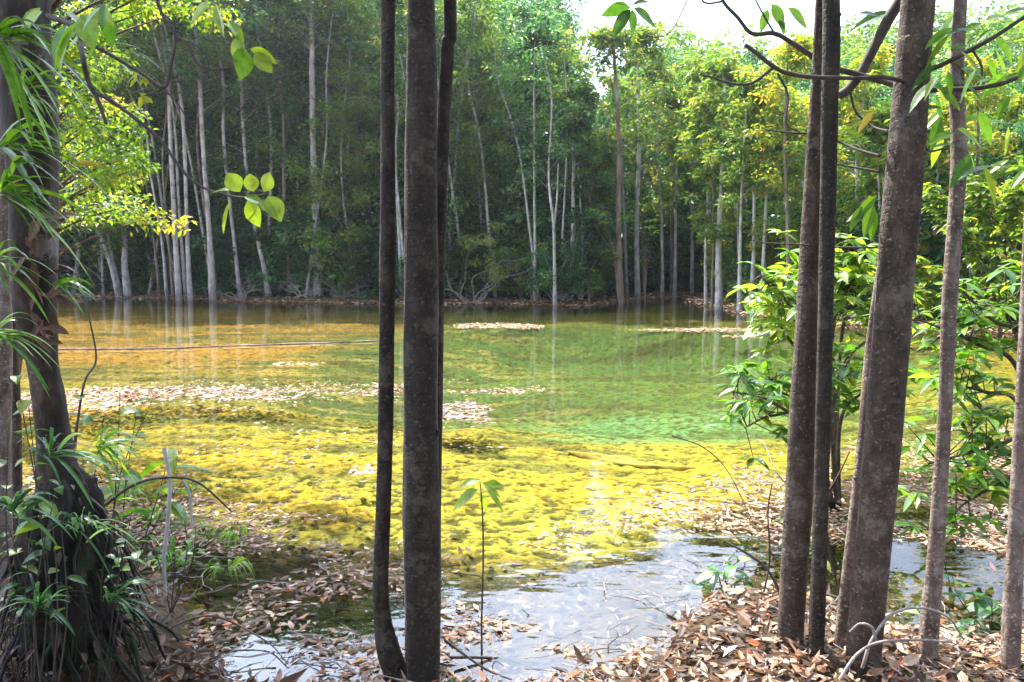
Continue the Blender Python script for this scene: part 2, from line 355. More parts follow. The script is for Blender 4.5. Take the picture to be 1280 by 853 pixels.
alg = lerp(alg, np.array((.11, .15, .035)), dk2 * .8)
tq = 1 - sstep(.6, 1.25, ell(gx, gyy, 2.6, 12.3, 2.9, 1.5, .25) + (n2 - .5) * 1.2)
alg = lerp(alg, np.array((.22, .44, .15)), tq * .45)
stk = sstep(.5, .68, fbm(gx * .7 + 3, gyy * 2.3, 123, 5)); alg = lerp(alg, np.array((.10, .115, .03)), stk * .7 * sstep(5.5, 10, gyy))
stk2 = sstep(.56, .7, fbm(gx * 1.1 + 9, gyy * 3.0, 133, 5)); alg = lerp(alg, np.array((.62, .44, .10)), stk2 * .5 * sstep(10, 14, gyy) * (1 - sstep(-1, 3, gx)))
cr = sstep(.47, .36, fbm(gx * 11, gyy * 15, 31, 3))                        # hollows between the mats, darkened to stand for shade
alg = lerp(alg, np.array((.09, .08, .02)), cr * .92)
mud = np.array((.032, .024, .016))
lit = np.maximum(1 - sstep(.8, 1.3, ell(gx, gyy, 2.7, 4.8, 1.4, 1.1)), 0) * (gyy < 7); lit = lit + (1 - lit) * sstep(6.1, 5.2, gyy - .75 * np.clip(gx - .3, 0, 5) + (n2 - .5) * 1.6 - .45 * np.clip(-gx - .2, 0, 3))
c = np.where(gd[:, None] > -.05, lerp(alg, mud * (1 + n3[:, None]), lit * .92), c * (.7 + .8 * n3[:, None]))
alg_ = 0
far = sstep(2.5, .3, gd) * (gd > 0) * (gyy > 12)
c = lerp(c, np.array((.09, .085, .03)), far * .85)
m, nt, out = newmat('ground_growth'); L = nt.links.new
a_ = N(nt, "ShaderNodeAttribute", attribute_name='growth')
tc = N(nt, "ShaderNodeTexCoord"); n_ = N(nt, "ShaderNodeTexNoise"); n_.inputs['Scale'].default_value = 15; n_.inputs['Detail'].default_value = 6; n_.inputs['Roughness'].default_value = .7
L(tc.outputs['Object'], n_.inputs[0])
r_ = ramp(nt, [(.36, (.28, .27, .22)), (.46, (.85, .85, .85)), (.7, (1.25, 1.22, 1.1))], n_.outputs[0])
mm = N(nt, "ShaderNodeMix", data_type='RGBA', blend_type='MULTIPLY'); mm.inputs[0].default_value = 1
L(a_.outputs['Color'], mm.inputs[6]); L(r_.outputs[0], mm.inputs[7])
p = N(nt, "ShaderNodeBsdfPrincipled"); p.inputs['Roughness'].default_value = .95; p.inputs['Specular IOR Level'].default_value = .1
L(mm.outputs[2], p.inputs['Base Color'])
b = N(nt, "ShaderNodeBump"); b.inputs['Strength'].default_value = .8; b.inputs['Distance'].default_value = .04
L(n_.outputs[0], b.inputs['Height']); L(b.outputs[0], p.inputs['Normal']); L(p.outputs[0], out.inputs[0])
ground = gm.build('ground', m, smooth=True); ground['kind'] = 'structure'
ca = ground.data.color_attributes.new('growth', 'FLOAT_COLOR', 'POINT')
ca.data.foreach_set('color', np.hstack([c, np.ones((len(c), 1))]).ravel())

# water sheet
m, nt, out = newmat('clear_water'); L = nt.links.new
tc = N(nt, "ShaderNodeTexCoord"); mp = N(nt, "ShaderNodeMapping"); mp.inputs['Scale'].default_value = (1, 1.6, 1); L(tc.outputs['Object'], mp.inputs[0])
n_ = N(nt, "ShaderNodeTexNoise"); n_.inputs['Scale'].default_value = 2.2; n_.inputs['Detail'].default_value = 3; L(mp.outputs[0], n_.inputs[0])
b = N(nt, "ShaderNodeBump"); b.inputs['Strength'].default_value = .05; b.inputs['Distance'].default_value = .1; L(n_.outputs[0], b.inputs['Height'])
fr = N(nt, "ShaderNodeFresnel"); fr.inputs[0].default_value = 1.55; L(b.outputs[0], fr.inputs['Normal'])
tr = N(nt, "ShaderNodeBsdfTransparent"); tr.inputs[0].default_value = (.93, .97, .95, 1)
gl = N(nt, "ShaderNodeBsdfGlossy"); gl.inputs['Roughness'].default_value = .0; L(b.outputs[0], gl.inputs['Normal'])
mx = N(nt, "ShaderNodeMixShader"); L(fr.outputs[0], mx.inputs[0]); L(tr.outputs[0], mx.inputs[1]); L(gl.outputs[0], mx.inputs[2]); L(mx.outputs[0], out.inputs[0])
wm = MB(); wm.add([(-50, 1.5, 0), (40, 1.5, 0), (40, 52, 0), (-50, 52, 0)], [(0, 1, 2, 3)])
water = wm.build('water', m); water['kind'] = 'structure'

def gz_at(x, y):
    return float(height(np.array([float(x)]), np.array([float(y)]))[0])

# ------------------------------------------------------------------ forest on the far side
def clumps(mb, centers, nper, rad, L, wr=.45, tint=.5, tvar=.25, segs=1, flat=.6, droop=.25):
    centers = np.asarray(centers, float); k = len(centers)
    if k == 0: return
    nper = np.broadcast_to(nper, (k,)); idx = np.repeat(np.arange(k), nper)
    rad = np.broadcast_to(rad, (k,))[idx][:, None]
    off = rdir(len(idx)) * (rng.random((len(idx), 1)) ** .45) * rad * np.array((1, 1, flat))
    d = rdir(len(idx), -.75, .45) + .5 * norm(off)
    ct = np.broadcast_to(tint, (k,))[idx] + rng.normal(0, tvar, len(idx))
    leaves(mb, centers[idx] + off, d, L * rng.uniform(.65, 1.25, len(idx)), wr, droop, tint=np.clip(ct, 0, 1), segs=segs, twist=.6)

def gen_tree(seed, H, r, cb=.35, cw=.16, lean=(0, 0), nb=26, leafn=95, L=.2, pts=None, tint=.5, fork=None):
    """returns (trunk MB, crown MB); base at origin unless pts given"""
    st = np.random.default_rng(seed)
    tb, cr = MB(), MB()
    if pts is None:
        z = np.linspace(0, 1, 6); wob = np.cumsum(st.normal(0, .012 * H, (6, 2)), 0) * (z[:, None] > 0)
        P = np.stack([lean[0] * z * H + wob[:, 0], lean[1] * z * H + wob[:, 1], z * H], -1)
    else: P = np.asarray(pts, float)
    zz = np.linspace(0, 1, len(P)); rr = r * (1 - .72 * zz) ; rr[0] *= 1.25
    tube(tb, P, rr, 8, 26, .12)
    S = spline(P, 60)
    cen = []
    for k in range(nb):
        t = cb + (1 - cb) * (k + st.random()) / nb; t = min(t, .985); p0 = S[int(t * 59)]
        a = st.random() * 6.283; ln = H * cw * (1.15 - .75 * ((t - cb) / (1 - cb)) ** 1.3) * st.uniform(.5, 1.15)
        e = p0 + np.array((math.cos(a) * ln, math.sin(a) * ln, ln * st.uniform(.15, .75)))
        mid = (p0 + e) / 2 + np.array((0, 0, .08 * ln))
        tube(tb, [p0, mid, e], [r * .3 * (1.1 - t), r * .2 * (1.1 - t), .008], 4, 5)
        cen.append(e); cen.append(mid + st.normal(0, .15 * ln, 3))
        if st.random() < .6: cen.append(p0 + (e - p0) * st.uniform(.5, 1) + st.normal(0, .2 * ln, 3))
    cen.append(S[-1])
    cen = np.array(cen)
    clumps(cr, cen, leafn // 2, np.clip(H * .045 * st.uniform(.6, 1.3, len(cen)), .25, .9), L, tint=tint + st.normal(0, .15, len(cen)))
    return tb, cr

def tops(px):   # how high the forest stands along the shore, as rise over run seen from the bank
    return np.interp(px, [-900, 0, 340, 480, 600, 700, 716, 735, 752, 775, 830, 900, 985, 1060, 1150, 1280, 2200],
                     [.46, .46, .44, .36, .345, .33, .25, .17, .18, .25, .285, .28, .285, .30, .315, .33, .4])
def top_z(x, y):   # the nearer rows are lower, so that the sky still mirrors in the near water
    return np.interp(640 + FPX * x / y, [-900, 0, 340, 480, 600, 700, 716, 735, 752, 775, 850, 1000, 1150, 1280, 2200], [.52, .52, .5, .46, .43, .40, .32, .26, .27, .33, .33, .335, .335, .36, .5]) * y - CAM_H

# the wood behind the first row: one mass nobody could count
def wood(name, n_crowns, dmin, dmax, per, L, label, ylim=14, zlo=.2):
    mb = MB(); got = 0; cen = []; tn = []; rd = []
    while got < n_crowns:
        x = rng.uniform(-48, 50, 400); y = rng.uniform(ylim, 95, 400); d = -sdist(x, y)
        ok = (d > dmin) & (d < dmax) & (np.abs(x) < y * .95 + 4)
        for X, Y in zip(x[ok], y[ok]):
            if got >= n_crowns: break
            got += 1
            base = gz_at(X, Y); T = max(top_z(X, Y) * rng.uniform(.72, 1.0), base + 4)
            tt = np.clip(rng.normal(.45, .2), .05, .95); w = rng.uniform(1.3, 2.4)
            k = int(per * (T - base) / 15)
            z = base + zlo + (T - base - zlo) * rng.random(k) ** .8
            prof = w * np.sqrt(np.clip(1.05 - ((z - base) / (T - base)) ** 3, .05, 1))
            a = rng.random(k) * 6.283; q = prof * np.sqrt(rng.random(k))
            cen.append(np.stack([X + q * np.cos(a), Y + q * np.sin(a), z], -1)); tn.append(np.clip(tt + rng.normal(0, .14, k), 0, 1)); rd.append(rng.uniform(.35, .85, k))
    # undergrowth
    ug = []
    while len(ug) < 3400:
        x = rng.uniform(-46, 46, 2000); y = rng.uniform(15, 62, 2000); d = -sdist(x, y); ok = (d > 1.2) & (d < 9) & (np.abs(x) < y * .9)
        ug += list(zip(x[ok], y[ok]))
    ug = np.array(ug[:3400]); zz = height(ug[:, 0], ug[:, 1]) + .1 + 3.6 * rng.random(3400) ** 1.3
    cen.append(np.column_stack([ug, zz])); tn.append(np.clip(rng.normal(.3, .2, 3400), 0, 1)); rd.append(rng.uniform(.4, .9, 3400))
    cen = np.concatenate(cen); tn = np.concatenate(tn); rd = np.concatenate(rd)
    clumps(mb, cen, 28, rd, L, .5, tn, .16)
    o = mb.build(name, M['leaf_dark']); tag(o, label, 'forest', kind='stuff'); return o
wood('forest', 430, 2.2, 17, 44, .25, 'dense dark green wood filling the space behind the far shore trees')
wood('forest', 260, 12, 30, 26, .42, 'deep shaded wood further in behind the far shore, seen through gaps')
def hill_wood():
    mb = MB(); cen = []; tn = []; rd = []
    for k in range(430):
        X = rng.uniform(-32, 78); Y = rng.uniform(66, 105); base = gz_at(X, Y); T = CAM_H + Y * tops(640 + FPX * X / Y) * rng.uniform(.86, 1.0)
        w = rng.uniform(2.5, 4); z = rng.uniform(max(base, T - 19), T, 34); a = rng.random(34) * 6.283
        prof = w * np.sqrt(np.clip(1.03 - ((z - T + 19) / 19).clip(0, 1) ** 2.5, .05, 1)); q = prof * np.sqrt(rng.random(34))
        cen.append(np.stack([X + q * np.cos(a), Y + q * np.sin(a), z], -1)); tn.append(np.full(34, np.clip(rng.normal(.5, .2), 0, 1))); rd.append(rng.uniform(.7, 1.5, 34))
    clumps(mb, np.concatenate(cen), 16, np.concatenate(rd), .55, .55, np.concatenate(tn), .15)
    tag(mb.build('forest', M['leaf_mid']), 'hazy paler wood on the rise beyond the far shore trees', 'forest', kind='stuff')
hill_wood()

# the trees of the first row one can tell apart: photo points from foot to top, trunk width in photo pixels
def far_tree(pts, wpx, Y, label, mat='bark_pale', leaf='leaf_dark', cb=.45, cw=.13, nb=22, L=.17, leafn=80, tint=.5, extra=None):
    """pts: photo points foot first; the trunk goes on above the last of them"""
    P = [at(px, py, Y) for px, py in pts]
    z0 = gz_at(P[0][0], P[0][1]); P[0][2] = z0 - .1
    d = P[-1] - P[-2] if len(P) > 1 else np.array((0, 0, 1.))
    d = d / abs(d[2]); Ht = max(top_z(P[0][0], Y) * rng.uniform(.86, 1.04), P[-1][2] + .9)
    while P[-1][2] < Ht - .5:
        s = min(3.0, Ht - P[-1][2]); P.append(P[-1] + d * s + np.array((rng.normal(0, .12), rng.normal(0, .12), 0)) * s)
    P = np.array(P); P[1:, 1] += rng.normal(0, .12, len(P) - 1)
    t = thing('tree', (P[0][0], Y, z0), label, 'tree', 'trees of the first row on the far shore')
    r = .85 * wpx / FPX * Y / 2
    tb, cr = gen_tree(int(rng.integers(1e6)), Ht, r, cb, cw, nb=nb, leafn=leafn, L=L, pts=P, tint=tint)
    for q in extra or []:
        tube(tb, [at(a, b_, Y) for a, b_ in q[0]], np.linspace(q[1], q[1] * .35, len(q[0])) / FPX * Y / 2, 6, 14, .1)
    tb.build('trunk', M[mat], t, True); cr.build('crown', M[leaf], t)
    return t
FT = [
 ([(148, 368), (138, 330), (120, 285)], 6, 43, 'thin pale leaning trunk of the pair left of the thick white stump-like trunk', 'bark_pale'),
 ([(153, 368), (144, 330), (135, 290), (128, 230)], 5, 43.5, 'thin pale trunk beside the thick white one at the left end of the far shore', 'bark_pale'),
 ([(160, 369), (157, 330), (153, 290), (143, 210)], 10, 43, 'thick white trunk at the left end of the far shore, crown lost in dark leaves', 'bark_pale'),
 ([(209, 373), (202, 300), (188, 215), (178, 160)], 4.5, 41, 'very thin pale trunk leaning left, left of the four trunk cluster', 'bark_pale'),
 ([(200, 371), (194, 310), (186, 250)], 4, 42, 'thinnest whitish stem behind the leaning one left of the cluster', 'bark_brown'),
 ([(224, 375), (218, 260), (214, 170)], 8, 39.5, 'leftmost and widest pale trunk of the cluster of four standing at the water', 'bark_pale'),
 ([(233, 375), (226, 260), (219, 150)], 5, 39.8, 'second pale trunk of the cluster of four, thin and straight', 'bark_pale'),
 ([(238, 376), (235, 300), (229, 145)], 7, 39.5, 'rightmost pale trunk of the cluster of four, tall and clean', 'bark_pale'),
 ([(217, 374), (209, 300), (204, 200)], 4, 40.5, 'thin greyish trunk half behind the cluster of four', 'bark_brown'),
 ([(266, 376), (263, 290), (256, 190), (247, 60)], 9, 39.5, 'tall pale mottled trunk right of the cluster of four, bare up to the top', 'bark_pale'),
 ([(271, 375), (266, 310), (252, 240)], 5, 40, 'grey companion stem close behind the tall mottled trunk', 'bark_brown'),
 ([(336, 372), (333, 340), (318, 285), (309, 220), (302, 100)], 8, 40, 'crooked pale trunk that bends left above a brown base behind the green leaf cluster', 'bark_pale'),
 ([(363, 372), (360, 330), (355, 250), (352, 130)], 7, 40, 'brown barked trunk left of the thick mottled trunk', 'bark_brown'),
 ([(398, 374), (396, 300), (392, 200), (390, 60)], 13, 39.5, 'thick mottled grey trunk left of the foreground pair, twigs at its foot', 'bark_pale'),
 ([(408, 372), (405, 260), (404, 110)], 8, 42, 'reddish brown trunk just behind the thick mottled one', 'bark_red'),
 ([(427, 372), (424, 300), (420, 220)], 4, 42, 'thin brown stem right of the thick mottled trunk', 'bark_brown'),
 ([(503, 378), (499, 300), (494, 200), (497, 120)], 5, 38, 'thin whitish trunk glimpsed between the two foreground stems', 'bark_pale'),
 ([(565, 376), (562, 290), (570, 200), (575, 130)], 5, 39, 'thin pale trunk right beside the foreground trio, bending right', 'bark_pale'),
 ([(669, 378), (669, 320), (668, 250)], 5, 36.5, 'thin straight pale stem left of the forked white sapling', 'bark_pale'),
 ([(713, 377), (716, 300), (717, 220), (719, 150)], 8, 36.5, 'clean pinkish white trunk right of the forked white sapling', 'bark_pale'),
 ([(727, 379), (728, 340), (728, 290)], 4, 36.8, 'short thin pale stem right of the pinkish white trunk', 'bark_pale'),
 ([(739, 376), (738, 310), (738, 240)], 8, 39, 'dim grey trunk behind the short thin stem', 'bark_brown'),
 ([(776, 377), (774, 300), (773, 180), (768, 70)], 10, 37.5, 'tall slim trunk with a reddish foot, left of two tall ones under the sky gap', 'bark_red'),
 ([(797, 374), (796, 280), (798, 180), (797, 70)], 8, 40, 'tall pale trunk, right of two tall ones under the sky gap', 'bark_pale'),
 ([(828, 373), (828, 320), (827, 262)], 5, 41.5, 'pale stem just left of the sunlit leaf strip in the far cove', 'bark_pale'),
 ([(843, 372), (844, 320), (846, 230)], 5.5, 42, 'warm white stem leaning right in the far cove', 'bark_pale'),
 ([(839, 373), (840, 330), (840, 240)], 4, 43, 'grey stem close behind the warm white one in the cove', 'bark_brown'),
 ([(883, 379), (883, 320), (884, 240)], 5, 35, 'brown white stem at the right corner of the cove', 'bark_pale'),
 ([(899, 386), (900, 300), (904, 200), (905, 110)], 10, 32, 'broad pale trunk rising through bright leaves right of the cove', 'bark_pale'),
 ([(890, 384), (891, 340), (891, 280)], 4, 32.5, 'thin stem left of the broad pale trunk', 'bark_brown'),
 ([(924, 390), (927, 320), (929, 230), (934, 130)], 6, 30, 'slim whitish trunk left of the bright leaved bush', 'bark_pale'),
 ([(937, 390), (941, 320), (945, 220), (949, 130)], 7, 30.5, 'whitish trunk close above the bright leaved bush', 'bark_pale'),
 ([(952, 392), (955, 300), (962, 200), (966, 140)], 6, 30, 'pale trunk leaning right above the bright leaved bush', 'bark_pale'),
 ([(985, 398), (984, 300), (981, 180), (985, 90)], 7, 28, 'grey trunk left beside the first stem of the right foreground pair', 'bark_brown'),
 ([(1074, 404), (1074, 300), (1077, 200), (1083, 110)], 9, 27, 'pale trunk showing in the gap between the right foreground stems', 'bark_pale'),
 ([(1167, 408), (1168, 340), (1170, 290), (1178, 180)], 8, 25, 'pale pinkish trunk seen just left of the slender right stem', 'bark_pale'),
 ([(1222, 412), (1220, 330), (1226, 240), (1220, 120)], 7, 24, 'grey trunk in the sunlit leaves near the right end of the shore', 'bark_brown'),
]
for k, (pts, w, Y, lab, bm) in enumerate(FT):
    right = pts[0][0] > 740
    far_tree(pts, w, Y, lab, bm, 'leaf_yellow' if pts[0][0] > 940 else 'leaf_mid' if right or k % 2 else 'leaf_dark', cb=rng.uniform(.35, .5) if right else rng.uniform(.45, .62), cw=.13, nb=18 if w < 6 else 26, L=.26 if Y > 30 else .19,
             leafn=90, tint=.6 if right else .4)  # leaf colour lighter and yellower to the right, standing in for sunlight
for k, px in enumerate(list(np.linspace(858, 1262, 16)) + list(np.linspace(95, 830, 19))):
    px += rng.uniform(-11, 11); Y = (24 if k < 16 else 35) + rng.uniform(1, 9); x_ = (px - 640) / FPX * Y
    while sdist(np.array([x_]), np.array([Y]))[0] > -.8: Y += .6; x_ = (px - 640) / FPX * Y
    foot = 328 + FPX * CAM_H / Y; ln_ = rng.normal(0, 14)
    t_ = far_tree([(px, foot - 2), (px + ln_ * .4, foot - 80), (px + ln_, foot - 200)], rng.uniform(3.5, 6), Y, 'thin pale stem', cb=.45, nb=12, leafn=70, L=.22, leaf='leaf_mid' if k > 15 or k % 3 == 0 else 'leaf_yellow')  # yellow leaf colour on the right stems stands for sun too
    t_['group'] = 'thin pale stems on the far shore'; t_['category'] = 'tree'
# forked white sapling
far_tree([(694, 384), (693, 330), (692, 282), (688, 250), (686, 212)], 5.5, 34.4, 'slim white sapling that forks in a V, standing at the water line', cb=.55, nb=14, leafn=60,
         extra=[([(692, 284), (696, 250), (698, 205)], 4)])
far_tree([(683, 372), (681, 260), (680, 150), (684, 40)], 13, 47, 'tall dark trunked tree whose crown stands highest left of the sky gap', 'bark_brown', cb=.62, cw=.17, nb=40, leafn=110, tint=.35)

# further forest trees, copies of six
protos = []
fl = 'tall leafy forest tree in the crowd between and behind the first row'
for k in range(6):
    H = 14 + k * .6
    t = thing('tree', (0, 0, 0), fl, 'tree', 'forest trees behind the first row')
    tb, cr = gen_tree(100 + k, H, rng.uniform(.05, .10), .1, .15, (rng.normal(0, .03), 0), 44, 110, .25, tint=.3 + .07 * k)
    tb.build('trunk', M[['bark_pale', 'bark_brown', 'bark_pale'][k % 3]], t, True); cr.build('crown', M['leaf_mid' if k % 2 else 'leaf_dark'], t)
    protos.append((t, H))
spots = []
tries = 0
while len(spots) < 92 and tries < 6000:
    tries += 1
    x = rng.uniform(-36, 34); y = rng.uniform(17, 56)
    if abs(x) > y * .78: continue
    d = -float(sdist(np.array([x]), np.array([y]))[0])
    if d < 1.8 or d > 9: continue
    if any((x - a) ** 2 + (y - b_) ** 2 < 1.3 ** 2 for a, b_ in spots): continue
    spots.append((x, y))
used = set()
for k, (x, y) in enumerate(spots):
    i = k % 6; t, H = protos[i]; s = min(top_z(x, y) * rng.uniform(.78, .98) / H, 1.5); loc = (x, y, gz_at(x, y) - .05); rz = rng.random() * 6.28
    if i not in used:
        used.add(i); t.location = loc; t.rotation_euler = (0, 0, rz); t.scale = (s, s, s)
    else: copy_tree(t, loc, rz, (s, s, s))

# bushes along the shore, copies of five
bprotos = []
bl = 'leafy dark green bush in the undergrowth along the far shore'
for k in range(5):
    t = thing('bush', (0, 0, 0), bl, 'bush', 'bushes along the far shore')
    tb, cr = MB(), MB(); cen = []
    for j in range(16):
        a = rng.random() * 6.283; h = rng.uniform(.5, 2.6); q = rng.uniform(.2, 1.1)
        e = np.array((math.cos(a) * q, math.sin(a) * q, h)); tube(tb, [(0, 0, -.05), e * (.4, .4, .6), e], [.025, .018, .006], 4, 6); cen += [e, e * (.7, .7, .8) + rng.normal(0, .15, 3)]
    clumps(cr, cen, 75, rng.uniform(.22, .5, len(cen)), .15, .42, rng.normal(.45, .2, len(cen)).clip(0, 1), .15)
    tb.build('stem', M['bark_brown' if k % 2 else 'bark_pale'], t); cr.build('foliage', M['leaf_mid' if k in (1, 3) else 'leaf_dark'], t); bprotos.append(t)
used = set(); k = 0; seg = SH[:18]
for q in range(105):
    i0 = rng.integers(1, 17); f = rng.random(); p = seg[i0] * (1 - f) + seg[i0 + 1] * f if i0 < 17 else seg[17]
    nrm = seg[min(i0 + 1, 17)] - seg[i0]; nrm = np.array((-nrm[1], nrm[0])); nrm = nrm / (np.linalg.norm(nrm) + 1e-6)
    off = rng.uniform(.7, 3.8); x, y = p + nrm * off
    if sdist(np.array([x]), np.array([y]))[0] > -.4: x, y = p - nrm * off
    if sdist(np.array([x]), np.array([y]))[0] > -.4: continue
    s = rng.uniform(.55, 1.25); i = k % 5; k += 1; loc = (x, y, gz_at(x, y) - .03); rz = rng.random() * 6.28
    if i not in used: used.add(i); t = bprotos[i]; t.location = loc; t.rotation_euler = (0, 0, rz); t.scale = (s, s, s)
    else: copy_tree(bprotos[i], loc, rz, (s, s, s * rng.uniform(.8, 1.2)))

sb_lab = 'sunlit yellow green bush on the right part of the far shore'
sproto = thing('bush', (0, 0, 0), sb_lab, 'bush', 'sunlit bushes on the right shore'); tb, cr = MB(), MB(); cen = []
for j in range(26):
    a = rng.random() * 6.283; h = rng.uniform(.5, 4.6); q = rng.uniform(.2, 1.5); e = np.array((math.cos(a) * q, math.sin(a) * q, h)); tube(tb, [(0, 0, -.05), e * (.4, .4, .6), e], [.03, .02, .006], 4, 6); cen += [e, e * (.7, .7, .8) + rng.normal(0, .2, 3), e * (.6, .6, .9) + rng.normal(0, .3, 3)]
clumps(cr, cen, 80, rng.uniform(.25, .55, len(cen)), .17, .45, rng.normal(.5, .2, len(cen)).clip(0, 1), .2); tb.build('stem', M['bark_pale'], sproto); cr.build('foliage', M['leaf_yellow'], sproto)  # yellow leaf colour puts the sunlight into these bushes
for k, (px, Y) in enumerate([(905, 35), (960, 31), (1010, 28.5), (1050, 27), (1085, 30), (1120, 25.5), (1160, 29), (1195, 24.5), (1230, 23.5), (1260, 28), (1290, 22.5), (985, 36), (1140, 33), (1330, 24)]):
    x = (px - 640) / FPX * Y; s = rng.uniform(.7, 1.2)
    while sdist(np.array([x]), np.array([Y]))[0] > -.6: Y += .5; x = (px - 640) / FPX * Y
    if k == 0: sproto.location = (x, Y, gz_at(x, Y)); sproto.scale = (s,) * 3
    else: copy_tree(sproto, (x, Y, gz_at(x, Y)), rng.random() * 6.28, (s, s, s * rng.uniform(.9, 1.3)))

LAND = [(60, 'the shaggy tree'), (158, 'the thick white trunk at the left end'), (228, 'the cluster of four pale trunks'), (268, 'the tall mottled trunk'), (333, 'the crooked pale trunk'),
        (398, 'the thick mottled grey trunk'), (485, 'the kinked foreground trunk'), (527, 'the thickest left foreground trunk'), (600, 'the gnarled pale shrub'), (655, 'the straight pale stem'), (693, 'the forked white sapling'), (730, 'the short thin stem'), (440, 'the bare twig tangle'),
        (775, 'the reddish footed trunk'), (845, 'the far cove'), (900, 'the broad pale trunk'), (1010, 'the grey brown foreground trunk'), (1110, 'the thickest right foreground trunk'), (1187, 'the slender wavy trunk'), (1280, 'the right frame edge')]
ORD = ['leftmost', 'second from left', 'third from left', 'fourth from left', 'fifth from left', 'sixth from left', 'seventh from left', 'eighth from left', 'ninth from left', 'tenth from left', 'eleventh from left', 'twelfth from left', 'thirteenth from left', 'fourteenth from left', 'fifteenth from left', 'sixteenth from left', 'seventeenth from left', 'eighteenth from left', 'nineteenth from left', 'twentieth from left'] + ['twenty-%s from left' % w for w in 'first second third fourth fifth sixth seventh eighth ninth'.split()]
def relabel(group, what, rel):
    by = {}
    for o in SC.objects:
        if o.get('group') == group:
            px = 640 + FPX * o.location.x / o.location.y; k = min(range(len(LAND)), key=lambda q: abs(LAND[q][0] - px)); by.setdefault(k, []).append((px, o))
    for k, l in by.items():
        l.sort(key=lambda q: q[0])
        for i, (px, o) in enumerate(l): o['label'] = ('only ' if len(l) == 1 else ORD[i] + ' ') + what + ' ' + rel + ' ' + LAND[k][1]

# saplings with star-like leaf whorls in front of the wood
def whorl_sapling(base_px, Y, whorls, label, size=.42, wr=.3):
    b0 = at(base_px[0], base_px[1], Y); b0[2] = gz_at(b0[0], Y)
    t = thing('sapling', b0, label, 'sapling', None); tb, lf = MB(), MB()
    for px, py in whorls:
        e = at(px, py, Y + rng.uniform(-.4, .4)); fk = b0 + (np.array((b0[0] * .75 + e[0] * .25, b0[1], 0)) - b0) * np.array((1, 1, 0)) + np.array((0, 0, (e[2] - b0[2]) * .6)); tube(tb, [b0, b0 * .5 + fk * .5, fk, e], [.018, .015, .012, .005], 5, 12)
        n = 9; a = np.arange(n) * 2 * np.pi / n + rng.random() * 2
        d = np.stack([np.cos(a), np.sin(a), rng.uniform(-.1, .5, n)], -1); leaves(lf, np.repeat(e[None], n, 0), d, size, wr, .25, .2, 3, up=np.array((0, 0, 1.)) + 0 * d)
    tb.build('stem', M['bark_brown'], t); lf.build('foliage', M['leaf_fresh'], t); return t
whorl_sapling((775, 378), 35, [(738, 272), (750, 268), (756, 278), (741, 262), (760, 314), (772, 322), (777, 274), (783, 272), (769, 318)], 'sapling with bright star-shaped leaf whorls left and right of the reddish footed trunk')
whorl_sapling((806, 372), 38, [(800, 256), (796, 270), (806, 278), (812, 284), (818, 290), (802, 290), (808, 300), (815, 276), (790, 276), (808, 325)], 'sapling with light green leaf whorls behind the right one of the two tall trunks')
whorl_sapling((664, 379), 36, [(656, 326), (672, 346), (660, 350), (676, 352)], 'small sapling with drooping light leaves at the foot of the straight pale stem', .35, .2)
whorl_sapling((736, 380), 35, [(730, 336), (742, 338), (746, 360), (738, 352)], 'small yellow green sapling beside the short thin stem', .35, .3)

relabel('forest trees behind the first row', 'crowded forest tree', 'behind'); relabel('thin pale stems on the far shore', 'thin pale stem', 'behind'); relabel('bushes along the far shore', 'dark shore bush', 'around'); relabel('sunlit bushes on the right shore', 'sunlit yellow bush', 'behind')
# gnarled pale shrub and dead twig tangles at the shore
def gnarled(px, py, Y, label, n=9, hgt=3.2, mat='twig_pale', leafy=True, spread=1.5, name='dead_bush', cat='dead bush'):
    b0 = at(px, py, Y); b0[2] = gz_at(b0[0], b0[1]); t = thing(name, b0, label, cat); tb = MB(); cen = []
    for k in range(n):
        p = b0.copy(); P = [p]; d = np.array((rng.normal(0, .5), rng.normal(0, .3), 1.0)); r = [.026]
        for s in range(6):
            d = norm(d + rng.normal(0, .45, 3) + np.array((0, 0, .05))); p = p + d * hgt / 7 * np.array((spread / 1.5, .7, 1)); p[2] = max(p[2], b0[2] + .05); P.append(p); r.append(.024 * (1 - s / 6.5))
            if s > 1 and rng.random() < .8:
                q = p + norm(rng.normal(0, 1, 3)) * rng.uniform(.3, .7); tube(tb, [p, (p + q) / 2 + rng.normal(0, .05, 3), q], [.008, .006, .003], 4, 4)
                if leafy: cen.append(q)
        tube(tb, P, r, 5, 18)
    tb.build('branch', M[mat], t)
    if leafy:
        cr = MB(); clumps(cr, cen, 55, .35, .14, .4, .75, .2); cr.build('foliage', M['leaf_mid'], t)
    return t
gnarled(592, 376, 36.5, 'gnarled pale branched shrub with thin leaves right of the foreground trio', 8, 4.6, leafy=True, spread=2.2, name='shrub', cat='shrub')
gnarled(300, 374, 39, 'tangle of bare grey twigs on the shore below the green leaf cluster', 12, 1.6, leafy=False, spread=3)
gnarled(425, 376, 38.5, 'bare twig tangle on the shore left of the foreground pair', 12, 1.8, leafy=False, spread=3.2)
gnarled(372, 375, 38.5, 'low bare twig tangle before the thick mottled trunk', 8, 1.2, leafy=False, spread=2.6)
gnarled(120, 371, 42, 'arching bare pale branch on the shore right of the shaggy trunk', 4, 3.6, leafy=False, spread=3)

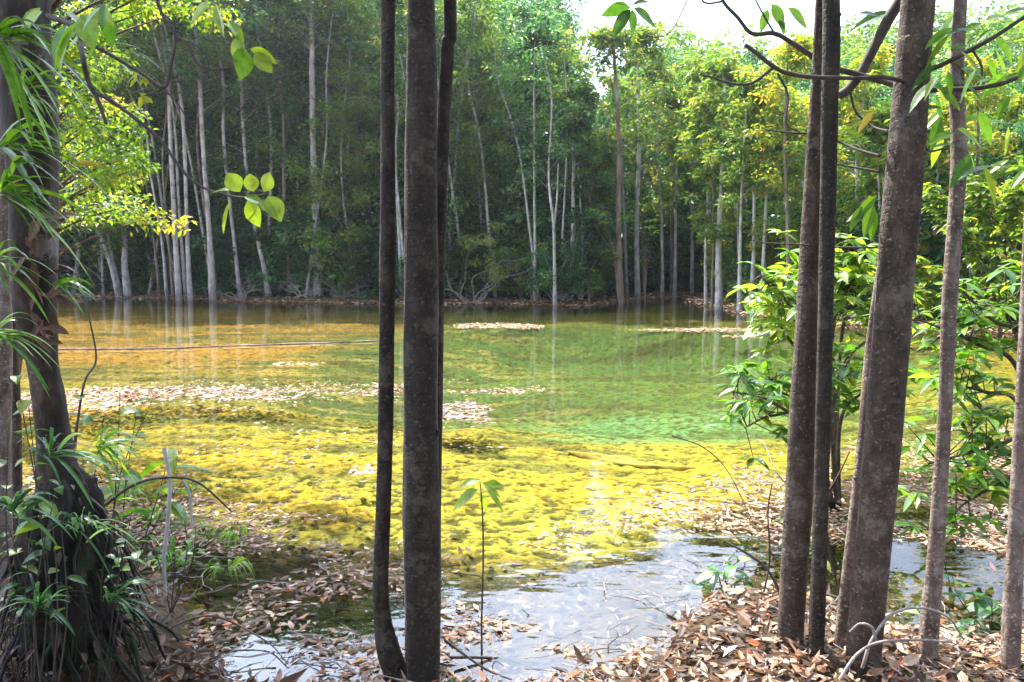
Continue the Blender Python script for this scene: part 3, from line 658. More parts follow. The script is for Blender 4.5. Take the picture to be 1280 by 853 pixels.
# things afloat and drowned far out
def mat_islet(px, py, rx, ry, h, label, n=500, tint=(.56, .15)):
    c0 = gnd(px, py); 
    lf = MB(); a = rng.random(n) * 6.283; q = np.sqrt(rng.random(n)) * 1.05
    wob = (1 + .9 * (fbm(np.cos(a) * 2.2 + px, np.sin(a) * 2.2 + py, 5) - .5) * 2) * (1 + .25 * (rng.random(n) ** 4)); pos = np.stack([c0[0] + rx * q * wob * np.cos(a), c0[1] + ry * q * wob * np.sin(a), 0 * a], -1)
    pos[:, 2] = np.maximum(height(pos[:, 0], pos[:, 1]), 0) + .008 + rng.random(n) ** 2 * h * .4
    leaves(lf, pos, rdir(n, -.08, .12), .11, .5, .05, tint=rng.normal(*tint, n).clip(0, .93), twist=.15)
    tag(lf.build('leaf_raft', M['litter']), label, 'leaf raft', 'rafts of dead leaves on the water')
mat_islet(628, 408, 1.15, .75, .08, 'pale raft of dead leaves far out right of the foreground trio', 900)
mat_islet(893, 413, 1.7, .55, .06, 'long pale raft of dead leaves before the bright leaved bush', 1100)
mat_islet(935, 421, .55, .3, .04, 'small pale raft of dead leaves right of the long one', 150)
mat_islet(572, 516, .38, .6, .07, 'brown and pink heap of leaves beside the right foreground stem', 420, (.36, .25))
mat_islet(372, 456, .32, .25, .03, 'tiny leaf raft between the long pole and the leaf bank on the left', 60)
mat_islet(455, 590, .12, .1, .06, 'small pale stone-like leaf clump in the yellow shallows', 25)
mb = MB(); P = [gnd(-40, 438) , gnd(75, 437.5), gnd(190, 437), gnd(300, 433), gnd(420, 429), gnd(474, 427)]
for p in P: p[2] = .015
tube(mb, P, [.02, .022, .02, .02, .018, .014], 8, 80, .5)
tag(mb.build('fallen_pole', M['bark_brown'], smooth=True), 'long thin pale pole lying across the orange shallows on the left', 'pole')
mb = MB(); P = [gnd(712, 522), gnd(760, 530), gnd(820, 538), gnd(870, 541)]
for p in P: p[2] = float(height(p[:1], p[1:2])[0]) + .005
tube(mb, P, [.03, .07, .06, .03], 12, 60, .7)
tag(mb.build('sunken_log', M['algae'], smooth=True), 'yellow brown log sunk below the surface in the middle of the pool', 'log')

# ------------------------------------------------------------------ leaf litter (nobody could count it)
def litter_field(name, n, dens, zfun, size, label, tmean=.62, tsd=.25, segs=2, box=(-9, 11, 3.0, 13), tilt=.12):
    out_ = []
    while sum(len(o) for o in out_) < n:
        y = box[2] + (box[3] - box[2]) * rng.random(40000) ** 1.6; x = rng.uniform(-.75, .75, 40000) * (y + .6)
        k = rng.random(40000) < dens(x, y); out_.append(np.stack([x[k], y[k]], -1))
    P = np.concatenate(out_)[:n]; z = zfun(P[:, 0], P[:, 1])
    a = rng.random(n) * 6.283; d = np.stack([np.cos(a), np.sin(a), rng.normal(0, tilt, n)], -1)
    up = np.stack([rng.normal(0, tilt * 1.6, n), rng.normal(0, tilt * 1.6, n), np.ones(n)], -1)
    mb = MB(); t = rng.normal(tmean, tsd, n).clip(0, .94); red = rng.random(n) < .035; t[red] = rng.uniform(.955, 1, red.sum()); left_shade = (P[:, 0] < rng.normal(-.2, .5, n)) & ~red & (P[:, 1] < 7.5); t[left_shade] *= rng.uniform(.25, 1.0, left_shade.sum())  # left-hand leaves tinted darker to stand for the shade on that side
    PP = np.column_stack([P, z]); kind_ = rng.integers(0, 4, n); Ls = size * rng.uniform(.4, 1.45, n) * (1 + .5 * (rng.random(n) < .06))
    for q_, (w_, dr, fo) in enumerate([(.3, .12, .5), (.42, -.14, .25), (.55, .04, -.3), (.36, -.3 if tilt > .1 else .05, .7)]):
        k_ = kind_ == q_; leaves(mb, PP[k_], d[k_], Ls[k_], w_, dr, fo, segs, tint=t[k_], up=up[k_])
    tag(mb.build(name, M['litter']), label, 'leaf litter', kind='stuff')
def dens_float(x, y):
    d = sdist(x, y); n = fbm(x * 1.6, y * 2.2, 91, 4); n2 = fbm(x * .7, y * .9, 93, 3)
    edge = 5.55 + .85 * np.clip(x - .3, 0, 5) + .5 * np.clip(-x - .2, 0, 3) + (n2 - .5) * 1.5        # the yellow bottom starts beyond
    base = sstep(edge + .4, edge - .6, y) * (1 - .45 * sstep(.5, -.3, x) * sstep(6.5, 5.5, y))
    H_ = lambda cx, cy, rx, ry, w: 1 - sstep(.75, 1.2, ell(x, y, cx, cy, rx, ry, .1) + (n - .5) * w)
    hole = np.maximum.reduce([H_(.5, 4.4, .95, .7, 1.0), H_(1.15, 5.0, .95, .65, .8), H_(2.45, 4.65, .9, .85, .35), .8 * H_(-.75, 4.2, .5, .4, 1.2)])
    left = (1 - sstep(.6, 1.3, ell(x, y, -4.2, 11.6, 3.6, 1.1, .06) + (n - .5) * 1.6)) * .12
    lf2 = (1 - sstep(.5, 1.3, ell(x, y, -2.0, 8.0, 1.6, 1.4, .3) + (n - .5) * 2.0)) * .08
    return ((base * sstep(.42, .6, n + .03) * (1 - hole) * .9) + left + lf2) * (d > 0)
zf = lambda x, y: np.where(sdist(x, y) > 0, .003 + rng.random(len(x)) * .008, height(x, y) + .01)
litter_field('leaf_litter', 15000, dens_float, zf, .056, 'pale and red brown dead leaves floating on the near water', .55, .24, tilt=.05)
def dens_band(x, y):
    n = fbm(x * 1.2, y * 2.6, 97, 4); return (1 - sstep(.5, 1.25, ell(x, y, -4.6, 11.5, 3.9, .55, .04) + (n - .5) * 2.2)) * 1.0 + (1 - sstep(.5, 1.2, ell(x, y, -6.2, 10.6, 1.8, .8) + (n - .5) * 2)) * .6
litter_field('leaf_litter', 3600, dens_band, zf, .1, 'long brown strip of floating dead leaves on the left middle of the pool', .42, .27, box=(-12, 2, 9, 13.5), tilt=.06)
def dens_sunk(x, y):
    d = sdist(x, y); n2 = fbm(x * .7, y * .9, 93, 3); edge = 5.6 + .8 * np.clip(x - .3, 0, 5) + .5 * np.clip(-x - .2, 0, 3) + (n2 - .5) * 1.6
    return sstep(edge + .6, edge - .6, y) * (d > 0) * .8
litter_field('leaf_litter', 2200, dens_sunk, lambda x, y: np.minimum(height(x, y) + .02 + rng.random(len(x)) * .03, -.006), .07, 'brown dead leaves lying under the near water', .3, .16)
def dens_bank(x, y):
    d = sdist(x, y); return ((d < .05) & (d > -2.2) & (y < 5.6) & (x > -1.6)) * 1.0
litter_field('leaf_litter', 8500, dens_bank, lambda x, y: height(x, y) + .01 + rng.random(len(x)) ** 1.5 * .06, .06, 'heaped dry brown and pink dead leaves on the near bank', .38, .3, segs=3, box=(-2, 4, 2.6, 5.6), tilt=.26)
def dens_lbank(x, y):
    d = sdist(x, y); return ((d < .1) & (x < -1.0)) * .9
litter_field('leaf_litter', 1500, dens_lbank, lambda x, y: height(x, y) + .01 + rng.random(len(x)) * .03, .09, 'dark dead leaves on the shaded left bank', .12, .12, box=(-8, 0, 2.6, 7.5), tilt=.3)  # dark tint puts the bank's shade into the leaf colour
# broken twigs strewn through the litter
mb = MB(); k_ = 0
while k_ < 330:
    x = rng.uniform(-3.2, 3.2); y = rng.uniform(3.0, 6.5); d = float(sdist(np.array([x]), np.array([y]))[0])
    if d > .4 and rng.random() < .93: continue
    z = max(gz_at(x, y), 0) + .02 + rng.random() * .03; a = rng.random() * 6.283; ln = rng.uniform(.06, .38); P = [np.array((x, y, z))]
    for q in range(4): a += rng.normal(0, .35); P.append(P[-1] + np.array((math.cos(a), math.sin(a), rng.normal(0, .12))) * ln / 4)
    w = rng.uniform(.0015, .005); tube(mb, P, np.linspace(w, w * .5, 5), 4, None, 0); k_ += 1
tag(mb.build('twig_litter', M['twig_pale']), 'small broken twigs strewn through the dead leaves of the near bank', 'twig litter', kind='stuff')
# pale debris line at the foot of the far trees
n = 5000; i0 = rng.integers(1, 17, n); f = rng.random(n)[:, None]; P = SH[i0] * (1 - f) + SH[i0 + 1] * f + rng.normal(0, .35, (n, 2)) * np.array((1, 1.0))
cove = rng.random(1500)[:, None]; Pc = np.array(gp(800, 373)) * (1 - cove) + np.array(gp(880, 374)) * cove + np.abs(rng.normal(0, 1.3, (1500, 2))) * np.array((.6, 1))
P = np.vstack([P, Pc]); z = np.maximum(height(P[:, 0], P[:, 1]), 0) + .02 + rng.random(len(P)) * .05
mb = MB(); leaves(mb, np.column_stack([P, z]), rdir(len(P), -.2, .4), .2, .45, .05, tint=rng.normal(.55, .22, len(P)).clip(0, .97)); tag(mb.build('leaf_litter', M['litter']), 'line of pale dead leaves and scraps along the far shore', 'leaf litter', kind='stuff')

# ------------------------------------------------------------------ foreground trees
def fore_tree(pts, Y, label, mat, crown_dir=(0, 0), cat='tree', rough=.1, top=9.5, base_flare=1.6, crown=True, Yb=None):
    """pts: (px, py, width px) from the foot up"""
    P = []; r = []
    for k, (px, py, w) in enumerate(pts):
        y = Y if Yb is None else Y + (Yb - Y) * (1 - k / (len(pts) - 1))
        P.append(at(px, py, y)); r.append(w / FPX * y / 2)
    z0 = gz_at(P[0][0], P[0][1]); e = P[0] - P[1]; s = (P[0][2] - (z0 - .1)) / max(-e[2], 1e-3)
    if P[0][2] > z0 - .1: P.insert(0, P[0] + e * s); r.insert(0, r[0] * base_flare)
    d = P[-1] - P[-2]; d = d / d[2]
    while P[-1][2] < top: P.append(P[-1] + d * 1.5 * np.array((.55, .55, 1)) + np.array((rng.normal(0, .05), rng.normal(0, .05), 0))); r.append(r[-1] * .86)
    t = thing('tree', (P[0][0], P[0][1], z0), label, cat, None); tb = MB()
    tube(tb, P, r, 20, 150, rough)
    S0 = spline(np.hstack([np.array(P), np.array(r)[:, None]]), 120)
    for k in range(7):
        q = S0[int(rng.uniform(4, 70))]; a = rng.uniform(3.3, 6.1); n_ = np.array((math.cos(a), math.sin(a), .15)); kr = q[3] * rng.uniform(.16, .3)
        tube(tb, [q[:3] + n_ * q[3] * .8, q[:3] + n_ * (q[3] * .98), q[:3] + n_ * (q[3] + kr * .5)], [kr * 1.6, kr, kr * .35], 8, 6, .3)
    cr = MB(); cen = []; tp = P[-1]
    for k in range(30):
        p0 = spline(P, 60)[int(rng.uniform(40, 59))]; p0 = p0 if p0[2] > 5.2 else tp; a = rng.random() * 6.283; ln = rng.uniform(.7, 2.4)
        e = p0 + np.array((math.cos(a) * ln, math.sin(a) * ln - .5, ln * .4)); tube(tb, [p0, (p0 + e) / 2 + (0, 0, .1), e], [r[-1] * .6, r[-1] * .4, .01], 5, 6); cen.append(e); cen.append((p0 + e) / 2)
    clumps(cr, cen, 75, .6, .19, .42, .5, .25, segs=1)
    tb.build('trunk', M[mat], t, True); cr.build('crown', M['leaf_broad'], t)
    return t
fore_tree([(500, 850, 34), (487, 815, 30), (478, 770, 22), (476, 720, 20), (479, 640, 19), (481, 560, 19), (483, 430, 19), (485, 300, 19), (485, 150, 18), (485, 0, 17)], 3.5,
          'slim dark trunk with a kinked foot, leftmost of the foreground trunks over the pool', 'bark_fore_dark')
fore_tree([(529, 880, 46), (528, 760, 44), (527, 640, 44), (527, 500, 43), (527, 350, 41), (527, 200, 37), (527, 60, 34), (527, 0, 33)], 3.45,
          'thickest dark brown trunk of the three standing left of centre', 'bark_fore_dark')
fore_tree([(513, 850, 18), (514, 760, 18), (513, 670, 20), (511, 640, 17), (512, 500, 15), (512, 300, 13), (514, 100, 12), (516, 0, 11)], 3.62,
          'pale thin stem pressed against the left side of the thickest left trunk', 'bark_fore_pale')
fore_tree([(541, 860, 18), (543, 640, 18), (545, 500, 16), (548, 350, 16), (553, 180, 16), (559, 60, 16), (562, 0, 15)], 3.6,
          'slim dark stem leaning right behind the thickest left trunk', 'bark_fore_dark')
fore_tree([(986, 860, 34), (990, 760, 32), (999, 620, 33), (1004, 500, 31), (1010, 380, 28), (1016, 240, 22), (1021, 110, 15), (1024, 30, 12)], 3.75,
          'grey brown trunk left of the dark slim one in the right foreground, narrowing upward', 'bark_fore')
fore_tree([(1019, 860, 20), (1022, 760, 19), (1027, 600, 18), (1031, 430, 18), (1035, 250, 19), (1037, 120, 20), (1039, 0, 20)], 3.6,
          'slim dark straight trunk crossing the grey brown one in the right foreground', 'bark_fore_dark')
big = fore_tree([(1076, 870, 42), (1082, 780, 42), (1093, 660, 42), (1103, 560, 43), (1113, 440, 44), (1123, 310, 43), (1133, 180, 42), (1142, 60, 40), (1147, 0, 38)], 3.5,
          'thickest brown trunk in the right foreground, leaning slightly right', 'bark_fore')
fore_tree([(1050, 870, 22), (1057, 780, 22), (1070, 660, 21), (1080, 560, 19), (1090, 440, 16), (1101, 340, 11), (1112, 260, 8), (1122, 180, 7)], 3.7,
          'paler trunk hugging the left side of the thickest right trunk', 'bark_fore_pale')
fore_tree([(1157, 865, 27), (1161, 800, 24), (1171, 680, 20), (1177, 580, 18), (1183, 470, 17), (1188, 360, 17), (1194, 280, 17), (1199, 200, 18), (1196, 110, 16), (1201, 0, 15)], 3.55,
          'slender wavy trunk right of the thickest right trunk', 'bark_fore_pale')
fore_tree([(1261, 865, 25), (1266, 760, 22), (1271, 640, 19), (1277, 520, 16), (1283, 400, 15), (1290, 250, 15), (1298, 80, 14)], 3.5,
          'slender pinkish trunk at the right edge, partly cut by the frame', 'bark_fore_pale')
fore_tree([(1050, 118, 14), (1066, 108, 13), (1085, 75, 14), (1105, 35, 13), (1127, 0, 14)][0:0] or [(960, 900, 9), (965, 700, 8), (962, 640, 6)], 3.9, 'x', 'bark_fore') if False else None

# crooked boughs across the top right, grown from the thick trunk
def bough(parent, segs_, mat='twig', sides=8, lf=None, name='branch'):
    mb = MB()
    for P, w0, w1 in segs_:
        Q = [at(px, py, Y) for px, py, Y in P]; tube(mb, Q, np.linspace(w0, w1, len(Q)) / FPX * 3.6 / 2, sides, len(Q) * 8, .1)
    o = mb.build(name, M[mat], parent, True)
    return o
def child_mesh(mb, name, mat, part, root):
    """a sub-part: mesh in root space, parented to part (which sits at root's origin)"""
    o = bpy.data.objects.new(name, mb.mesh(name, mat, False)); SC.collection.objects.link(o); o.parent = part
    co = np.concatenate(mb.v) - np.array(root.location); o.data.vertices.foreach_set('co', co.ravel()); o.data.update(); return o
b1 = bough(big, [([(1140, 110, 3.6), (1110, 104, 3.68), (1075, 94, 3.75), (1035, 82, 3.8), (995, 57, 3.85), (968, 42, 3.85), (940, 42, 3.9), (922, 22, 3.9), (903, 0, 3.9), (890, -40, 3.9)], 9, 4),
                 ([(968, 42, 3.85), (955, 20, 3.85), (940, -8, 3.9)], 3, 2),
                 ([(905, 2, 3.9), (880, 3, 3.95), (868, -20, 3.95), (820, -35, 3.95), (790, -22, 3.9), (788, 8, 3.9)], 3, 1.5),
                 ([(868, -20, 3.95), (850, 20, 3.95), (838, 40, 3.95), (822, 47, 3.95), (806, 44, 3.95)], 2, 1)])
b2 = bough(big, [([(1140, 105, 3.5), (1105, 97, 3.4), (1070, 98, 3.4), (1020, 97, 3.4), (985, 92, 3.4), (965, 82, 3.4), (945, 66, 3.4), (931, 56, 3.4)], 5, 5),
                 ([(1010, 97, 3.4), (975, 88, 3.4), (960, 78, 3.4)], 4, 3), ([(965, 86, 3.4), (940, 104, 3.4), (915, 105, 3.4), (890, 97, 3.4), (878, 94, 3.4)], 4, 2),
                 ([(972, 92, 3.4), (985, 120, 3.4), (983, 155, 3.4), (1000, 165, 3.4)], 3, 1.5)])
b3 = bough(big, [([(1140, 115, 3.5), (1180, 112, 3.45), (1215, 111, 3.4), (1250, 105, 3.35), (1285, 92, 3.3)], 6, 5), ([(1145, 95, 3.5), (1180, 80, 3.4), (1215, 62, 3.3), (1245, 45, 3.2), (1290, 15, 3.2)], 6, 4),
                 ([(1215, 62, 3.3), (1226, 80, 3.3), (1228, 95, 3.3)], 3, 2)])
b4 = bough(big, [([(1049, 120, 3.8), (1062, 110, 3.8), (1078, 88, 3.8), (1095, 55, 3.8), (1112, 22, 3.8), (1130, -8, 3.8), (1146, -40, 3.6)], 12, 15),
                 ([(1062, 112, 3.8), (1070, 140, 3.8), (1090, 158, 3.8), (1120, 166, 3.6)], 3, 2.5)])
b5 = bough(big, [([(1100, 195, 3.6), (1075, 188, 3.7), (1050, 178, 3.8), (1020, 168, 3.8), (985, 166, 3.8), (955, 162, 3.8)], 4, 2), ([(1110, 310, 3.6), (1040, 309, 3.7), (1000, 306, 3.7), (958, 304, 3.7), (940, 300, 3.7)], 2.5, 1.5),
                 ([(1100, 215, 3.6), (1060, 208, 3.7), (1010, 200, 3.8)], 3, 2), ([(1180, 186, 3.55), (1160, 188, 3.5), (1150, 165, 3.5)], 3, 2)])

def leaf_sprig(mb, pxs, Y, Lpx, spread=1.0, wr=.38, droop=.25, tint=None, ang=None, segs=5):
    """leaves at photo points; angle in the picture plane in degrees (0 = right, 90 = down)"""
    pos = []; d = []; L = []
    for q in pxs:
        px, py, an, lp = q[:4]; y = Y if len(q) < 5 else q[4]
        pos.append(at(px, py, y)); a = R(an); d.append((math.cos(a), rng.uniform(-.35, .35), -math.sin(a))); L.append((lp or Lpx) / FPX * y)
    up = np.array((0, 0, 1.)) + np.stack([rng.normal(0, .5, len(pos)), rng.normal(-.7, .5, len(pos)), np.zeros(len(pos))], -1)
    leaves(mb, np.array(pos), np.array(d), np.array(L), wr, droop, .18, segs, tint, up=up)
# the five-leaved rosette against the sky
mb = MB(); leaf_sprig(mb, [(788, 10, 180, 38), (788, 12, 130, 34), (790, 12, 85, 24), (792, 10, 25, 34), (790, 8, 335, 24), (786, 8, 200, 22)], 3.9, 30, wr=.5, tint=.2); child_mesh(mb, 'leaves', M['leaf_broad'], b1, big)
mb = MB(); leaf_sprig(mb, [(965, 5, 60, 30), (985, 10, 30, 34), (975, 22, 80, 20), (960, 12, 110, 24)], 3.85, 30, tint=.6, wr=.5)
leaf_sprig(mb, [(1115, 15, 170, 50, 3.8), (1100, 22, 200, 34, 3.8)], 3.8, 40, tint=.3); child_mesh(mb, 'leaves', M['leaf_broad'], b4, big)
# big leaves hanging in the top right corner
mb = MB(); q = []
for k in range(85):
    q.append((rng.uniform(1165, 1300), rng.choice([rng.uniform(10, 110), rng.uniform(70, 210)]), rng.uniform(-30, 200), rng.uniform(22, 50), rng.uniform(2.7, 4.2)))
leaf_sprig(mb, q, 3.3, 50, wr=.34, droop=.3); child_mesh(mb, 'leaves', M['leaf_fresh'], b3, big)
mb = MB(); leaf_sprig(mb, [(1096, 245, 140, 34), (1092, 255, 110, 38), (1094, 262, 95, 34), (1085, 262, 160, 28), (1078, 258, 120, 30), (1100, 158, 0, 0, 3.7), (1092, 128, 100, 25)][:5], 3.7, 50, tint=.1, wr=.36)
leaf_sprig(mb, [(1092, 140, 130, 26, 3.7)], 3.7, 26, tint=.99); child_mesh(mb, 'leaves', M['leaf_yellow'], b5, big)

# ------------------------------------------------------------------ leafy shrubs standing behind the right trunks
def leafy_shrub(base, limbs, Y, label, mat='leaf_broad', Lm=.14, nleaf=9, wr=.33, name='shrub', cat='shrub', tintf=None, bmat='bark_fore'):
    b0 = at(base[0], base[1], Y); b0[2] = gz_at(b0[0], b0[1]) - .03
    t = thing(name, b0, label, cat); tb, lf = MB(), MB()
    for lm in limbs:
        Q = [b0] + [at(px, py, Y + dy) for px, py, dy in lm]; n = len(Q)
        tube(tb, Q, np.linspace(.022, .006, n), 6, n * 7, .1)
        S = spline(Q, 60)[22:]
        for k in range(nleaf):
            p = S[int(rng.uniform(0, len(S)))] if k < nleaf * .35 else S[int(rng.uniform(len(S) * .55, len(S)))]
            # twig with a whorl
            e = p + rng.normal(0, .13, 3) + (0, 0, .03); tube(tb, [p, (p + e) / 2, e], [.005, .004, .002], 4, 3)
            m_ = rng.integers(5, 9); a = rng.random(m_) * 6.283
            d = np.stack([np.cos(a), np.sin(a), rng.uniform(-.5, .45, m_)], -1); tt = rng.normal(.5 if tintf is None else tintf, .25, m_).clip(0, .96); tt = np.where(rng.random(m_) < .02, 1, tt)
            leaves(lf, np.repeat(e[None], m_, 0), d, Lm * rng.uniform(.6, 1.25, m_), wr, .25, .2, 4, tt)
    tb.build('branch', M[bmat], t, True); lf.build('foliage', M[mat], t); return t
leafy_shrub((1045, 560), [[(1035, 470, 0), (1000, 400, -.3), (950, 345, -.5)], [(1040, 450, 0), (1020, 370, 0), (1000, 335, .3)], [(1040, 440, 0), (1050, 380, .2), (1075, 340, .4)],
            [(1035, 480, 0), (990, 430, .2), (960, 380, 0)], [(1050, 470, 0), (1090, 420, .3), (1120, 380, .4)], [(1050, 440, .3), (1060, 360, .5), (1040, 330, .5)]], 7.2,
            'bright yellow green broad leaved bush behind the right foreground trunks, top half', Lm=.18, nleaf=38, tintf=.8, mat='leaf_fresh')
leafy_shrub((1052, 610), [[(1010, 545, 0), (960, 500, -.2), (915, 490, -.4)], [(1010, 530, .1), (965, 520, .1), (930, 535, 0)], [(1015, 530, 0), (980, 480, .2), (955, 475, .1)], [(1050, 530, .2), (1080, 490, .3), (1120, 470, .3)],
            [(1040, 530, 0), (1050, 480, .2), (1060, 450, .1)]], 6.2, 'darker leafy branches hanging over the yellow shallows left of the right trunks', Lm=.17, nleaf=15, tintf=.3, mat='leaf_fresh')
leafy_shrub((1330, 640), [[(1280, 520, 0), (1230, 490, -.2), (1180, 480, -.4)], [(1280, 480, 0), (1220, 430, 0), (1150, 400, 0)], [(1290, 560, 0), (1240, 560, -.2), (1160, 580, -.3)], [(1290, 600, 0), (1240, 610, -.2), (1190, 640, -.3)],
            [(1290, 450, .1), (1240, 400, .1), (1200, 360, .1)], [(1300, 500, .1), (1270, 420, .2), (1250, 370, .3)], [(1300, 540, 0), (1270, 520, 0), (1210, 530, 0)]], 5.2,
            'leafy shrub with long drooping leaves at the right edge beside the slender trunks', Lm=.15, nleaf=22, tintf=.5, wr=.3, mat='leaf_fresh')
leafy_shrub((1250, 418), [[(1250, 400, 0), (1230, 330, 0), (1190, 280, 0)], [(1255, 390, .3), (1260, 300, .4), (1270, 230, .3)], [(1245, 390, 0), (1200, 360, .4), (1140, 330, .2)], [(1250, 380, 0), (1240, 290, 0), (1220, 230, .5)],
            [(1245, 380, 0), (1215, 310, .5), (1160, 240, 1)], [(1255, 350, 1), (1280, 280, 1), (1290, 200, 1)], [(1245, 398, 0), (1180, 380, .4), (1090, 350, .2)]], 20.5,
            'small tree with sunlit orange tinted leaves between the two right slender trunks', 'leaf_yellow', Lm=.26, nleaf=80, name='small_tree', cat='small tree', wr=.42, tintf=.45)

# ------------------------------------------------------------------ left: shaggy old tree with its ferns
LY = 3.2
def px2(P, Y): return [at(a, b_, Y) for a, b_ in P]
z0 = gz_at(*at(70, 760, LY)[:2])
base = at(70, 760, LY); base[2] = .25
left = thing('tree', base, 'dark shaggy barked old tree at the left edge covered in ferns', 'tree')
tb = MB()
LP = [(78, 640, 60), (70, 560, 38), (62, 500, 34), (54, 450, 34), (48, 390, 48), (46, 330, 52), (42, 260, 50), (38, 190, 54), (34, 120, 60), (30, 60, 60), (26, 0, 58), (22, -80, 54), (20, -300, 50), (22, -700, 40)]
tube(tb, [at(a, b_, LY) for a, b_, w in LP], [w / FPX * LY / 2 for a, b_, w in LP], 26, 220, .22)
tb.build('trunk', M['bark_shaggy'], left, True)
rb = MB()
u_ = np.linspace(0, np.pi, 40); th = np.linspace(0, 2 * np.pi, 65)[:-1]; c0 = at(85, 700, LY)
AA, BB = np.meshgrid(u_, th, indexing='ij')
q = 1 + 1.1 * (fbm(np.cos(BB) * 2.5 + 9, np.sin(BB) * 2.5 + AA * 2.5, 8) - .5) + .55 * (fbm(np.cos(BB) * 9 + 9, np.sin(BB) * 9 + AA * 4.5, 12, 3) - .5)
pr_ = .35 + .75 * (AA / np.pi) ** .9; q = q * pr_
V = c0 + np.stack([.22 * np.sin(AA) ** .7 * np.cos(BB) * q, .24 * np.sin(AA) ** .7 * np.sin(BB) * q, .44 * np.cos(AA) * (.9 + .1 * q)], -1)
F = [(i * 64 + j, i * 64 + (j + 1) % 64, (i + 1) * 64 + (j + 1) % 64, (i + 1) * 64 + j) for i in range(39) for j in range(64)]
rb.add(V.reshape(-1, 3), F, .5)
for k in range(170):   # matted hanging rootlets round the foot
    a = rng.uniform(0, 6.283); zt = rng.uniform(-.3, .3); w_ = .21 - .18 * (zt + .3); p = c0 + np.array((math.cos(a) * rng.uniform(.6, 1) * w_, math.sin(a) * rng.uniform(.6, 1) * w_, zt)); P = [p]
    for q_ in range(5):
        p = p + np.array((math.cos(a) * .035 + rng.normal(0, .025), math.sin(a) * .03 + rng.normal(0, .025), -rng.uniform(.03, .13))); p[2] = max(p[2], gz_at(p[0], p[1]) - .02) if q_ == 4 else p[2]; P.append(p)
    w = rng.choice([.003, .004, .006, .012]); tube(rb, P, np.linspace(w, w * .4, 6), 5, 12, .3)
rb.build('root_mass', M['bark_root'], left, True)
sb = MB()      # torn brown leaf sheaths and dead leaves
q = []
for k in range(30):
    py = rng.uniform(270, 430); q.append((rng.uniform(30, 72), py, rng.choice([rng.uniform(-80, 40), rng.uniform(60, 140)]), rng.uniform(14, 38), LY - .09 - rng.random() * .06))
leaf_sprig(sb, q, LY, 40, wr=.4, droop=.15); 
leaf_sprig(sb, [(60, 300, -40, 45, 3.05), (72, 312, -20, 30, 3.05), (60, 345, -25, 40, 3.05), (66, 330, 10, 30, 3.05)], 3.05, 40, wr=.45)
sb.build('leaf_sheath', M['sheath'], left)
sb = MB(); n_d = 70; a = rng.random(n_d) * 6.283; zt = rng.uniform(-.35, .38, n_d); w_ = .27 - .2 * (zt + .3)
leaves(sb, c0 + np.stack([np.cos(a) * w_, np.sin(a) * w_, zt], -1), np.stack([np.cos(a), np.sin(a), rng.uniform(-1.5, .1, n_d)], -1), rng.uniform(.03, .08, n_d), .3, .3, .3, 3, tint=rng.uniform(.0, .12, n_d))
sb.build('dead_leaves', M['litter'], left)
br = MB()
for P, w0, w1 in [([(60, 20), (95, 35), (103, 70), (110, 100), (122, 125), (133, 155)], 8, 4), ([(118, 116), (135, 124), (165, 145), (200, 175), (222, 205), (240, 226), (262, 238), (300, 247), (335, 243)], 5, 2),
                  ([(100, 48), (140, 70), (178, 93), (205, 110), (213, 85), (219, 45), (205, 22), (196, 0), (190, -30)], 4, 4), ([(219, 45), (234, 56), (248, 80), (270, 87), (290, 84), (300, 76)], 4, 2),
                  ([(205, 112), (222, 130), (240, 160)], 3, 1), ([(218, 50), (240, 54), (258, 70), (262, 90)], 3, 1), ([(205, 110), (190, 118), (178, 120)], 2, 1)]:
    Y = 2.75; Q = [at(a, b_, 3.1 + (Y - 3.1) * min(1, k / 2)) for k, (a, b_) in enumerate(P)] if P[0][0] == 60 else px2(P, Y)
    tube(br, Q, np.linspace(w0, w1, len(Q)) / FPX * Y / 2, 7, len(Q) * 8, .15)
# twig that ties the upper boughs back to the trunk
tube(br, [at(30, -40, 3.2), at(110, -70, 2.9), at(190, -30, 2.75)], [.02, .014, .007], 7, 20, .1)
brc = br.build('branch', M['twig'], left, True)
lf = MB()
leaf_sprig(lf, [(290, 238, 180, 30), (300, 240, 240, 32), (316, 240, 265, 26), (330, 240, 290, 30), (335, 245, 60, 34), (310, 250, 70, 34), (288, 250, 110, 42), (305, 246, 15, 26), (325, 250, 40, 30),
                (262, 5, 150, 36), (270, 5, 80, 36), (285, 25, 60, 34), (297, 45, 95, 30), (305, 60, 95, 38), (312, 62, 20, 36), (300, 35, 80, 24), (285, 0, 0, 30), (318, 66, 45, 30)], 2.7, 38, wr=.74, droop=.12, tint=rng.uniform(.6, 1, 18), segs=6)
child_mesh(lf, 'leaves', M['leaf_fresh'], brc, left)
lf = MB(); q = [(rng.uniform(168, 184), rng.uniform(90, 128), rng.uniform(30, 150), rng.uniform(9, 15)) for k in range(14)]; leaf_sprig(lf, q, 2.75, 14, wr=.5, tint=.8); child_mesh(lf, 'yellow_leaves', M['leaf_yellow'], brc, left)
lf = MB(); q = [(rng.uniform(40, 150), rng.uniform(-10, 40), rng.uniform(20, 160), rng.uniform(30, 60), rng.uniform(2.4, 3.0)) for k in range(15)]; leaf_sprig(lf, q, 2.75, 45, wr=.6); child_mesh(lf, 'leaves', M['leaf_fresh'], brc, left)
lf = MB(); leaf_sprig(lf, [(88, 208, -18, 46, 2.9), (90, 205, -10, 40, 2.9)], 2.9, 45, wr=.2, tint=.9); child_mesh(lf, 'yellow_leaves', M['leaf_yellow'], brc, left)

